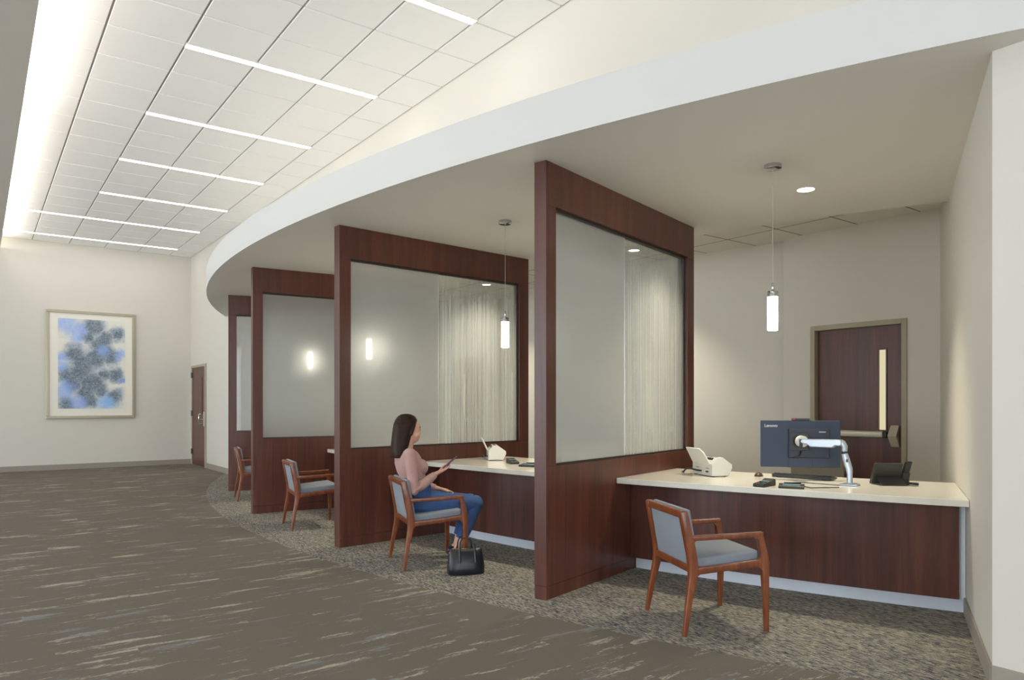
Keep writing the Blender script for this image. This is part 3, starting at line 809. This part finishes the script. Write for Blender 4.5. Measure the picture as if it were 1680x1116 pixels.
def arm(label, loc, rz):
    """base at origin; local +y toward the monitor plate"""
    o = thing('monitor_stand', label, 'monitor stand', loc, rz, 'monitor stands on the desks')
    m = M(); m.box(-.035,.035,-.06,.06,0,.012); m.box(-.028,.028,-.045,.03,.012,.02); m.build('base_clamp', SILVER, o, .004)
    M().tube([(0,0,.018),(0,0,.09),(.002,.002,.10)], [.02,.019,.019], 18).build('post', SILVER, o, smooth=60)
    M().tube([(.0,.0,.085),(.004,.006,.12),(.006,.028,.19),(.004,.038,.225)], [(.018,.02),(.021,.023),(.021,.023),(.02,.02)], 18, (1,0,0), 2.6).build('lower_link', SILVER, o, smooth=60)
    M().tube([(.004,.038,.222),(.004,.038,.24)], .0215, 18).build('joint_ring', BLACK, o, smooth=40)
    M().tube([(.004,.038,.24),(.004,.036,.275),(.004,.05,.297),(.004,.075,.30)], [.019,.02,.022,.022], 18, (1,0,0)).build('elbow', SILVER, o, smooth=60)
    m = M(); m.extr([(.05,.315),(.06,.322),(.33,.318),(.345,.308),(.345,.292),(.33,.285),(.30,.283),(.275,.262),(.12,.262),(.095,.278),(.06,.278),(.05,.285)], -.022, .03)
    m.build('spring_arm', SILVER, o, .008, False, 3)
    m = M(); m.box(-.0,.03,.345,.365,.255,.315); m.build('tilt_bracket', BLACK, o, .004)
    M().tube([(.02,.345,.298),(.05,.375,.298)], .042, 24, (0,0,1)).build('pivot_disc', WHITEP, o, smooth=40)
    for yy, zz in ((.012,.175),(.03,.115)): M().box(-.024,-.0185,yy-.008,yy+.006,zz-.01,zz+.012).build('screw_cap', BLACK, o, .003)
    return o
ab = (4.962,2.70)
ar = arm('silver monitor arm clamped on the nearest desk', (*ab, ZT), radians(8))

def keyboard(label, loc, rz):
    o = thing('keyboard', label, 'keyboard', loc, rz, 'keyboards on the desks')
    m = M(); m.extr([(-.07,.002),(-.072,.026),(-.062,.03),(.072,.014),(.074,.004)], -.225, .225); m.build('base', BLACK, o, .003)
    m = M()
    for r in range(5):
        y = -.052 + r*.0265; z = .0293 - (y+.062)*.12
        n = 17
        for k in range(n):
            x = -.212 + k*.0249
            if r == 4 and 4 < k < 10: continue
            m.box(x, x+.0215, y-.0112, y+.0112, z-.002, z+.0065)
    m.box(-.0875,.032,.0428,.0652,.015,.0225)
    m.build('keys', CHAR, o)['kind'] = 'stuff'
    for s in (-1,1): M().box(s*.17-.02,s*.17+.02,-.069,-.06,-.0,.006).build('foot', CHAR, o)
    return o
kb = keyboard('black keyboard lying behind the monitor arm on the nearest desk', (5.17,3.18,ZT), radians(-78))

def mouse(label, loc, rz):
    o = thing('mouse', label, 'mouse', loc, rz, 'computer mice')
    m = M(); R = []
    for k in range(9):
        t = k/8; z = .034*sin(pi*min(1,.12+t*.88)) ; y = -.052+.104*t; w = .029*(.62+.5*sin(pi*t))
        R.append([(w*cos(pi*i/10), y, max(.001, z)*sin(pi*i/10)+.001) for i in range(11)] + [(0,y,.0005)])
    m.rings(R); m.build('shell', BROWNP, o, smooth=70)
    M().box(-.003,.003,.02,.036,.026,.03).build('wheel', BLACK, o, .001)
    return o
ms = mouse('small brown mouse left of the keyboard on the nearest desk', (5.02,3.48,ZT), radians(-70))

def pinpad(label, loc, rz):
    o = thing('card_terminal', label, 'card terminal', loc, rz, 'card terminals on the desks')
    m = M(); m.extr([(-.085,.0),(-.087,.018),(-.08,.024),(.03,.036),(.075,.05),(.086,.044),(.086,0)], -.042, .042); m.build('body', CHAR, o, .006, False, 3)
    zz = lambda y: .0242 + (y+.08)*.109
    m = M()
    m.add([(-.032,-.005,zz(-.005)+.002),(.032,-.005,zz(-.005)+.002),(.032,.028,zz(.028)+.002),(-.032,.028,zz(.028)+.002),(-.032,-.005,zz(-.005)-.002),(.032,-.005,zz(-.005)-.002),(.032,.028,zz(.028)-.002),(-.032,.028,zz(.028)-.002)],
          [(0,1,2,3),(7,6,5,4),(0,4,5,1),(1,5,6,2),(2,6,7,3),(3,7,4,0)]); m.build('screen', SCREEN, o)
    for r in range(3):
        for k in range(3):
            x, y = -.02+.02*k, -.016-.016*r
            mt = DKGREY if r < 2 or k == 1 else (REDP if k == 0 else GREENP)
            M().box(x-.007,x+.007,y-.005,y+.005,zz(y)-.002,zz(y)+.004).build('key', mt, o)
    return o
pp = pinpad('card terminal with keys near the front edge of the nearest desk', (4.45,3.04,ZT), radians(-84))

def sigpad(label, loc, rz):
    o = thing('signature_pad', label, 'signature pad', loc, rz, 'signature pads on the desks')
    m = M(); m.extr([(-.052,0),(-.054,.012),(-.05,.016),(.05,.026),(.058,.022),(.058,0)], -.082, .082); m.build('body', CHAR, o, .004)
    m = M(); m.extr([(-.028,.017),(-.028,.0195),(.03,.0253),(.03,.022)], -.055, .055); m.build('screen', SCREEN, o)
    M().tube([(-.05,.045,.028),(.06,.047,.031)], .005, 10, (0,0,1)).build('stylus', BLACK, o, smooth=True)
    M().tube([(.08,.03,.012),(.12,.02,.004),(.17,.05,.004),(.30,.12,.004)], .003, 8).build('cable', CHAR, o, smooth=True)
    return o
sg = sigpad('black signature pad beside the card terminal on the nearest desk', (4.505,2.865,ZT), radians(-60))

def scanner(label, loc, rz):
    """corner at origin, port face along +x, depth along -y (mirrored so -y points away from the hall)"""
    o = thing('document_scanner', label, 'scanner', loc, rz, 'white scanners on the desks')
    prof = [(0,.006),(-.003,.098),(-.048,.150),(-.098,.152),(-.180,.094),(-.182,.066),(-.150,.006)]
    m = M(); m.extr(prof, .0, .30); m.build('body', WHITEP, o, .003, False, 2)
    m = M(); m.extr([(-.03,.13),(-.042,.146),(-.068,.153),(-.085,.1525),(-.085,.145)], .045, .285); m.build('feed_slot', BLACK, o)
    m = M()
    zz = lambda q: (.0 + .056*q, .100 + .118*q)
    P = [(.03,0),(.288,0),(.30,1),(.10,1),(.052,.72)]
    F_ = [(x, zz(q)[0]+.006, zz(q)[1]) for x,q in P]; B_ = [(x, zz(q)[0]-.004, zz(q)[1]+.006) for x,q in P]
    n = len(P); m.add(F_+B_, [tuple(range(n)), tuple(range(2*n-1,n-1,-1))] + [(i,(i+1)%n,n+(i+1)%n,n+i) for i in range(n)])
    m.build('paper_chute', WHITEP, o, .003)
    for x in (.065,.165): M().box(x-.014,x+.014,0,.012,.032,.044).build('port', BLACK, o, .003)
    for x in (.07,.215): M().box(x-.022,x+.022,-.001,.0008,.062,.066).build('marking', DKGREY, o)
    m = M(); m.tube([(.165,.008,.038),(.20,.022,.040),(.27,.03,.046),(.34,.03,.040),(.375,.03,.022),(.385,.03,.0095),(.41,.03,.009)], .0075, 10, (0,0,1)); m.build('cable', BLACK, o, smooth=True)
    for x in (.02,.28):
        for y in (-.02,-.13): M().box(x-.01,x+.01,y-.01,y+.01,.0002,.007).build('foot', BLACK, o)
    return o
sa = atan2(.29,.108)
sc0 = scanner('white document scanner against the nearest divider', (4.66,3.655,ZT), sa)

def phone(label, loc, rz):
    """desk phone seen from behind; local -y faces the hall"""
    o = thing('desk_phone', label, 'desk phone', loc, rz, 'desk phones')
    m = M(); m.extr([(.07,.003),(.075,.012),(-.012,.155),(-.024,.160),(-.034,.152),(-.03,.138),(.035,.006),(.05,.003)], -.115, .075); m.build('body', CHAR, o, .005)
    m = M(); m.add([(-.105,-.029,.139),(.065,-.029,.139),(.065,.0075,.066),(-.105,.0075,.066),(-.105,-.024,.142),(.065,-.024,.142),(.065,.012,.07),(-.105,.012,.07)],
                   [(0,1,2,3),(7,6,5,4),(0,4,5,1),(1,5,6,2),(2,6,7,3),(3,7,4,0)]); m.build('rear_panel', DKGREY, o, .003)
    m = M(); m.add([(-.10,.004,.062),(.07,.004,.062),(.07,.016,.07),(-.10,.016,.07),(-.075,-.07,.0),(.09,-.07,.0),(.09,-.055,.0),(-.075,-.055,.0)],
                   [(0,3,2,1),(4,5,6,7),(0,1,5,4),(1,2,6,5),(2,3,7,6),(3,0,4,7)]); m.build('stand', CHAR, o, .003)
    m = M(); m.extr([(.06,.02),(-.03,.165),(-.05,.176),(-.066,.166),(-.055,.15),(.03,.012)], .082, .128); m.build('handset', BLACK, o, .01, False, 3)
    m = M(); m.extr([(.02,.0),(.02,.05),(-.01,.09),(-.02,.085),(-.004,.04),(-.004,0)], .08, .13); m.build('cradle', CHAR, o, .004)
    M().tube([(.1,.03,.02),(.14,.02,.012),(.17,.0,.010),(.19,-.01,.009)], .009, 10, (0,0,1)).build('handset_cord', BLACK, o, smooth=True)
    return o
ph = phone('black desk phone near the right wall on the nearest desk', (5.23,2.55,ZT), radians(-42))

# staff chair behind the nearest desk
def staff_chair(label, loc, rz):
    """faces local -x"""
    o = thing('office_chair', label, 'office chair', loc, rz, 'staff chairs behind the desks')
    m = M()
    for k in range(5):
        a = 2*pi*k/5 + .3; m.tube([(0,0,.085),(.16*cos(a),.16*sin(a),.075),(.30*cos(a),.30*sin(a),.06)], [.03,.024,.016], 10, (0,0,1))
    m.build('base', BLACK, o, smooth=60)
    for k in range(5):
        a = 2*pi*k/5 + .3; M().tube([(.30*cos(a)-.02*sin(a),.30*sin(a)+.02*cos(a),.03),(.30*cos(a)+.02*sin(a),.30*sin(a)-.02*cos(a),.03)], .03, 14, (0,0,1)).build('caster', BLACK, o, smooth=50)
    M().tube([(0,0,.08),(0,0,.43)], .025, 14).build('gas_lift', CHROME, o, smooth=40)
    m = M(); m.box(-.25,.22,-.24,.24,.42,.49); m.build('seat', CHAR, o, .03, True, 4)
    R = []
    for k in range(10):
        z = .54 + .42*k/9; x = .23 + .03*sin(pi*k/9) + .05*k/9; w = .20 + .02*sin(pi*k/9)
        R.append([(x - .05*(1-(y/w)**2)*-1, y, z) for y in [(-w + 2*w*i/10) for i in range(11)]] + [(x - .05*(1-(y/w)**2)*-1 + .018, y, z) for y in [(w - 2*w*i/10) for i in range(11)]])
    m = M(); m.rings(R); m.build('backrest', MESHB, o, smooth=50)
    M().tube([(.05,0,.42),(.25,0,.43),(.315,0,.50),(.325,0,.62)], (.03,.014), 12, (0,1,0)).build('back_bar', BLACK, o, smooth=50)
    return o
och = staff_chair('grey mesh office chair behind the nearest desk', (5.72,3.46,0), radians(20))

# the same set in the woman's booth, a turn of the bow further
def turned(p, da):
    x, y = p[0]-U0, p[1]-V0; return (U0 + x*cos(da) - y*sin(da), V0 + x*sin(da) + y*cos(da))
DA = radians(-10.2)
dup(sc0, (*turned((4.68,3.66), radians(-10.3)), ZT), sa+radians(-10.3), 'white document scanner on the desk in front of the woman')
dup(pp, (4.17,5.63,ZT), radians(-20), 'black card terminal on the desk in front of the woman')
dup(sg, (4.09,5.27,ZT), radians(-66), 'signature pad with a lit screen on the desk before the woman')
dup(mon, (4.82,5.36, MON[2]), ma+DA, 'monitor blurred behind the frosted pane of the nearest divider')
dup(ar, (4.69,4.95, ZT), radians(8)+DA, 'monitor arm on the desk before the woman, behind the nearest divider')
dup(och, (*turned((5.72,3.46), DA), 0), radians(20)+DA, 'office chair behind the desk before the woman')

# ------------------------------------------------------------------ handbag
o = thing('handbag', 'black leather handbag standing on the carpet beside the woman', 'handbag', (3.100,4.805,0), radians(-19)); o.scale = (1.1,1.1,1.06)
R = []
for z, hx, hy, p in ((0,.126,.066,3.5),(.006,.132,.072,3.5),(.05,.134,.072,3.2),(.11,.128,.060,3),(.155,.121,.042,2.8),(.178,.116,.028,2.6),(.188,.112,.018,2.4)):
    ring = []
    for k in range(40):
        th = 2*pi*k/40; c, q = cos(th), sin(th)
        w = 1 + .03*sin(5*th + z*40)*(1 if z > .02 else 0)
        ring.append((hx*math.copysign(abs(c)**(2/p), c), hy*w*math.copysign(abs(q)**(2/p), q), z - (.008*(1-(c*c)) if z > .17 else 0)))
    R.append(ring)
m = M(); m.rings(R); m.build('body', LEATH, o, smooth=60)
for s in (-1,1):
    lean = .05 if s > 0 else .02
    m = M(); m.tube([(-.058,s*.066,.09),(-.056,s*.050,.16),(-.052,s*.04,.20),(-.046,s*.03+lean*.3,.235),(-.03,s*.026+lean*.5,.262),(0,s*.026+lean*.6,.27),(.03,s*.026+lean*.5,.262),(.046,s*.03+lean*.3,.235),(.052,s*.04,.20),(.056,s*.050,.16),(.058,s*.066,.09)],
                    [(.010,.003),(.009,.003),(.006,.005)] + [(.005,.005)]*5 + [(.006,.005),(.009,.003),(.010,.003)], 10, (1,0,.0)); m.build('handle', LEATH, o, smooth=60)
M().tube([(-.10,0,.186),(-.05,0,.181),(.05,0,.181),(.10,0,.186)], (.006,.0035), 8, (0,1,0)).build('zip', GOLD, o, smooth=True)
m = M(); m.tube([(-.119,-.012,.150),(-.121,-.008,.163),(-.119,.004,.163),(-.119,.006,.150)], .003, 8, (1,0,0)); m.build('ring', GOLD, o, smooth=True)

# ------------------------------------------------------------------ the woman
WP, WA = (3.068,5.354), radians(-15.5)
wo = thing('person', 'seated dark haired woman in mauve sweater and jeans holding a phone', 'person', (*WP,0), WA)
Y = (0,1,0)
def torso(m, g=0, top=False):
    if top:
        m.tube([(-.088,0,.618),(-.092,0,.632),(-.10,0,.66),(-.125,0,.73),(-.15,0,.80),(-.168,0,.86),(-.182,0,.91),(-.186,0,.945),(-.182,0,.966)],
               [(.140+g,.100+g),(.140+g,.098+g),(.132+g,.090+g),(.136+g,.095+g),(.148+g,.106+g),(.155+g,.104+g),(.150+g,.088+g),(.112+g,.066+g),(.064+g,.054+g)], 28, Y)
    else: m.tube([(-.075,0,.425),(-.07,0,.47),(-.072,0,.53),(-.082,0,.60),(-.10,0,.66),(-.125,0,.73),(-.15,0,.80),(-.168,0,.86),(-.182,0,.91),(-.186,0,.945),(-.182,0,.968)],
           [(.13+g,.09+g),(.172+g,.118+g),(.172+g,.118+g),(.148+g,.1+g),(.130+g,.088+g),(.136+g,.095+g),(.148+g,.106+g),(.155+g,.104+g),(.150+g,.088+g),(.112+g,.066+g),(.06+g,.052+g)], 28, Y)
    for s in (-1,1): m.ball((-.075,s*.068,.805), (.058+g,.066+g,.062+g))
SH = {-1:(-.188,-.165,.918), 1:(-.188,.165,.918)}
EL = {-1:(-.165,-.225,.628), 1:(-.12,.225,.66)}
WR = {-1:(.045,-.125,.752), 1:(.125,.125,.60)}
def upper(m, s, g=0, wr=1.0):
    a, e, w = Vector(SH[s]), Vector(EL[s]), Vector(WR[s])
    m.ball(a, (.051+g,.046+g,.049+g))
    pts = [a, a.lerp(e,.25), a.lerp(e,.6), e, e.lerp(w,.3), e.lerp(w,.7), e.lerp(w,wr)]
    m.tube(pts, [.046+g,.045+g,.040+g,.036+g,.037+g,.031+g,(.026+g,.022+g)], 18, Y); m.ball(e, (.030+g,)*3)
HP = {-1:(-.06,-.088,.510), 1:(-.06,.088,.510)}
KN = {-1:(.395,-.095,.485), 1:(.40,.085,.478)}
AN = {-1:(.225,-.10,.085), 1:(.275,.085,.085)}
def legs(m, s, g=0, end=1.0):
    h, k, a = Vector(HP[s]), Vector(KN[s]), Vector(AN[s])
    m.ball(h, (.10+g,.085+g,.09+g))
    m.tube([h, h.lerp(k,.3), h.lerp(k,.65), h.lerp(k,.9), k], [(.084+g,.086+g),(.081+g,.082+g),(.070+g,.070+g),(.060+g,.060+g),(.054+g,.055+g)], 22, Y)
    m.ball(k, (.060+g,.056+g,.062+g))
    pts = [k, k.lerp(a,.2), k.lerp(a,.42), k.lerp(a,.7), k.lerp(a,end*.999)]
    m.tube(pts, [(.052+g,.054+g),(.050+g,.055+g),(.047+g,.054+g),(.038+g,.042+g),(.030+g,.034+g)], 20, Y)

def hand(m, s):
    """palm and five bent fingers"""
    w = Vector(WR[s])
    if s < 0:      # right hand: palm up, holding the phone, fingers wrapped under and around its edge
        f = Vector((.86,-.02,.40)).normalized(); side = Vector((-.358,-.934,.0)); side = (side - f*side.dot(f)).normalized(); nrm = f.cross(side)
        if nrm.z < 0: nrm = -nrm
        m.tube([w - f*.02, w + f*.03, w + f*.07, w + f*.088], [(.024,.019),(.031,.016),(.036,.015),(.034,.012)], 16, tuple(side))
        for k, (o_, L) in enumerate(((.026,.9),(.009,1.0),(-.009,.95),(-.025,.78))):
            b0 = w + f*.083 + side*o_; 
            p1 = b0 + (f*.028 + nrm*.002)*L; p2 = p1 + (f*.019 + nrm*.010)*L; p3 = p2 + (f*.012 + nrm*.012)*L
            m.tube([b0 - f*.02, b0, p1, p2, p3], [.0095,.0092,.0085,.0078,.006], 10, tuple(side))
        t0 = w + f*.03 + side*-.022
        m.tube([t0, t0 + f*.028 - side*.016 + nrm*.012, t0 + f*.055 - side*.010 + nrm*.026, t0 + f*.075 + side*.004 + nrm*.03], [.014,.012,.0105,.0075], 10, tuple(f))
    else:          # left hand resting on the thigh
        f = Vector((.93,-.28,-.22)).normalized(); side = Vector((.25,.95,-.1)); side = (side - f*side.dot(f)).normalized(); nrm = f.cross(side)
        if nrm.z < 0: nrm = -nrm
        m.tube([w - f*.02, w + f*.03, w + f*.07, w + f*.088], [(.024,.019),(.032,.015),(.038,.013),(.035,.011)], 16, tuple(side))
        for k, (o_, L) in enumerate(((.028,.80),(.010,.97),(-.009,1.0),(-.026,.9))):
            b0 = w + f*.083 + side*o_
            p1 = b0 + (f*.032 - nrm*.003 + side*o_*.15)*L; p2 = p1 + (f*.022 - nrm*.008)*L; p3 = p2 + (f*.014 - nrm*.010)*L
            m.tube([b0 - f*.02, b0, p1, p2, p3], [.0095,.0092,.0085,.0078,.006], 10, tuple(side))
        t0 = w + f*.03 - side*.024
        m.tube([t0, t0 + f*.028 - side*.018 - nrm*.004, t0 + f*.052 - side*.02 - nrm*.008, t0 + f*.07 - side*.014 - nrm*.01], [.014,.012,.0105,.0075], 10, tuple(f))

# body: one continuous skin
m = M(); torso(m, -.004)
for s in (-1,1):
    upper(m, s, -.004); legs(m, s, -.005); hand(m, s)
    a = Vector(AN[s]); m.tube([a + Vector((0,0,.03)), a, a + Vector((.02,0,-.045)), a + Vector((.08,0,-.058)), a + Vector((.16,0,-.068))], [(.030,.034),(.031,.036),(.034,.034),(.036,.022),(.030,.014)], 16, Y)
m.tube([(-.182,0,.94),(-.168,0,.985),(-.152,0,1.035),(-.150,0,1.07)], [(.058,.052),(.048,.047),(.046,.046),(.05,.05)], 20, Y)      # neck
m.ball((-.162,0,1.135), (.094,.074,.098)); m.ball((-.112,0,1.120), (.052,.060,.078)); m.ball((-.112,0,1.055), (.046,.050,.050))
m.tube([(-.13,0,1.05),(-.10,0,1.028),(-.086,0,1.026)], [(.048,.03),(.03,.02),(.014,.012)], 14, Y)                                  # chin
m.tube([(-.075,0,1.112),(-.066,0,1.095),(-.055,0,1.080),(-.064,0,1.074)], [(.008,.01),(.009,.011),(.0125,.009),(.012,.006)], 12, Y)  # nose
m.tube([(-.075,-.02,1.052),(-.068,0,1.054),(-.075,.02,1.052)], [(.004,.004),(.006,.006),(.004,.004)], 10, (1,0,0))                # upper lip
m.tube([(-.077,-.018,1.045),(-.070,0,1.044),(-.077,.018,1.045)], [(.004,.004),(.0065,.006),(.004,.004)], 10, (1,0,0))             # lower lip
for s in (-1,1):
    m.ball((-.105,s*.040,1.072), (.03,.022,.026))                                                                                  # cheeks
    m.tube([(-.072,s*.012,1.128),(-.073,s*.028,1.131),(-.083,s*.045,1.128)], [.007,.008,.006], 10, (1,0,0))                          # brow ridge
    m.tube([(-.146,s*.062,1.072),(-.148,s*.066,1.090),(-.153,s*.066,1.108),(-.148,s*.063,1.116)], [.007,.010,.011,.007], 10, (1,0,0))  # ears
fused(m, 'body', SKIN, wo, .0042, 3)
# face details
for s in (-1,1):
    M().ball((-.0775,s*.030,1.112), (.009,.012,.0085)).build('eye', plain('eye_white', srgb(226,222,216), .2), wo, smooth=True)
    M().ball((-.0705,s*.030,1.111), (.0035,.0055,.0055)).build('iris', plain('iris_brown', srgb(48,32,24), .2), wo, smooth=True)
    M().tube([(-.0655,s*.012,1.134),(-.0655,s*.028,1.1385),(-.0775,s*.048,1.134)], [(.003,.0022),(.003,.003),(.002,.0015)], 8, (1,0,0)).build('eyebrow', HAIR, wo, smooth=True)
M().tube([(-.0735,-.022,1.051),(-.0655,0,1.0485),(-.0735,.022,1.051)], [(.003,.0018),(.0035,.0028),(.003,.0018)], 8, (1,0,0)).build('mouth', plain('lips', srgb(170,92,84), .4), wo, smooth=True)
# sweater
m = M(); torso(m, .006, True)
for s in (-1,1): upper(m, s, .006, .93)
sw = fused(m, 'sweater', SWEAT, wo, .005, 3)
# jeans
m = M()
m.tube([(-.075,0,.422),(-.07,0,.47),(-.072,0,.53),(-.082,0,.60),(-.092,0,.635)], [(.13,.09),(.182,.128),(.182,.128),(.160,.112),(.150,.106)], 28, Y)
for s in (-1,1): legs(m, s, .008, .70)
for s in (-1,1):      # hem
    k, a = Vector(KN[s]), Vector(AN[s]); m.tube([k.lerp(a,.60), k.lerp(a,.735)], [(.050,.054),(.048,.052)], 20, Y)
fused(m, 'jeans', DENIM, wo, .0055, 3)
M().tube([(-.085,0,.622),(-.089,0,.645)], [(.158,.114),(.154,.110)], 40, Y).build('waistband', DENIM, wo, smooth=60)
# shoes
for s in (-1,1):
    a = Vector(AN[s]); m = M()
    m.tube([a + Vector((-.046,0,.012)), a + Vector((-.040,0,-.03)), a + Vector((.0,0,-.055)), a + Vector((.07,0,-.066)), a + Vector((.14,0,-.070)), a + Vector((.175,0,-.073))],
           [(.026,.030),(.036,.044),(.038,.030),(.042,.018),(.038,.014),(.02,.009)], 18, Y, 2.4)
    m.v = [(x,y,max(z,.002)) for x,y,z in m.v]
    m.build('shoe', plain('navy_shoe', srgb(36,44,62), .45), wo, smooth=True)
# hair: crown, sides and the long fall down the back
m = M(); R = []
for z, fx_, bx_, hy in ((1.249,-.165,-.195,.012),(1.245,-.140,-.222,.036),(1.229,-.108,-.250,.060),(1.198,-.088,-.272,.078),(1.165,-.098,-.283,.086),(1.13,-.122,-.289,.089),(1.09,-.138,-.294,.090),
                      (1.04,-.150,-.299,.093),(.99,-.164,-.304,.098),(.94,-.182,-.307,.103),(.905,-.198,-.305,.104),(.885,-.210,-.298,.098)):
    cx, hx = (fx_+bx_)/2, (fx_-bx_)/2; ex = .9 if z > 1.19 else .72
    R.append([(cx + hx*math.copysign(abs(cos(t))**ex, cos(t)), hy*math.copysign(abs(sin(t))**ex, sin(t)), z) for t in [2*pi*k/48 for k in range(48)]])
m.rings(R)
# side locks framing the temples
for s in (-1,1): m.tube([(-.120,s*.046,1.200),(-.124,s*.056,1.172),(-.136,s*.064,1.140),(-.150,s*.070,1.105),(-.160,s*.074,1.07)], [(.012,.014),(.016,.018),(.018,.018),(.018,.018),(.014,.014)], 14, (1,0,0))
fused(m, 'hair', HAIR, wo, .0045, 10)

# phone in her right hand: a thing of its own
def loc2w(p):
    return (WP[0] + p[0]*cos(WA) - p[1]*sin(WA), WP[1] + p[0]*sin(WA) + p[1]*cos(WA), p[2])
hf = Vector((.86,-.02,.40)).normalized(); hs = Vector((-.358,-.934,.0)); hs = (hs - hf*hs.dot(hf)).normalized(); hn = hf.cross(hs)
if hn.z < 0: hn = -hn
pl = Vector((.934*.76,-.358*.76,.65)).normalized(); ps = Vector((.358,.934,0)).normalized(); pn = pl.cross(ps).normalized()
pc = Vector(WR[-1]) + hf*.128 + hn*.030 + pl*.016
mt = Matrix((( pl.x, ps.x, pn.x), (pl.y, ps.y, pn.y), (pl.z, ps.z, pn.z)))
ph_o = thing('smartphone', 'plum cased smartphone in the seated woman\'s right hand', 'phone', loc2w(pc))
ph_o.rotation_euler = (Matrix.Rotation(WA, 3, 'Z') @ mt).to_euler()
M().box(-.074,.074,-.036,.036,-.007,.005).build('case', PHONEC, ph_o, .004)
M().box(-.069,.069,-.033,.033,.0051,.0058).build('screen', BLACK, ph_o)

# ------------------------------------------------------------------ daylight, camera, view
w = bpy.data.worlds.new('daylight'); bpy.context.scene.world = w; w.use_nodes = True
bg = w.node_tree.nodes['Background']; bg.inputs[0].default_value = (.84,.92,1.0,1); bg.inputs[1].default_value = 6.2

cam = bpy.data.cameras.new('camera'); co = bpy.data.objects.new('camera', cam); C.objects.link(co)
co.location = (0,0,1.336); co.rotation_euler = (pi/2, 0, -atan2(.5945,.8041))
cam.sensor_width = 36; cam.lens = 1190/1680*36; cam.shift_y = 104/1680; cam.clip_start = .05
sc = bpy.context.scene; sc.camera = co
sc.view_settings.view_transform = 'Standard'; sc.view_settings.look = 'None'
sc.view_settings.exposure = .26; sc.view_settings.gamma = 1
sc.cycles.max_bounces = 10; sc.cycles.diffuse_bounces = 5; sc.cycles.transparent_max_bounces = 16
sc.cycles.sample_clamp_indirect = 6
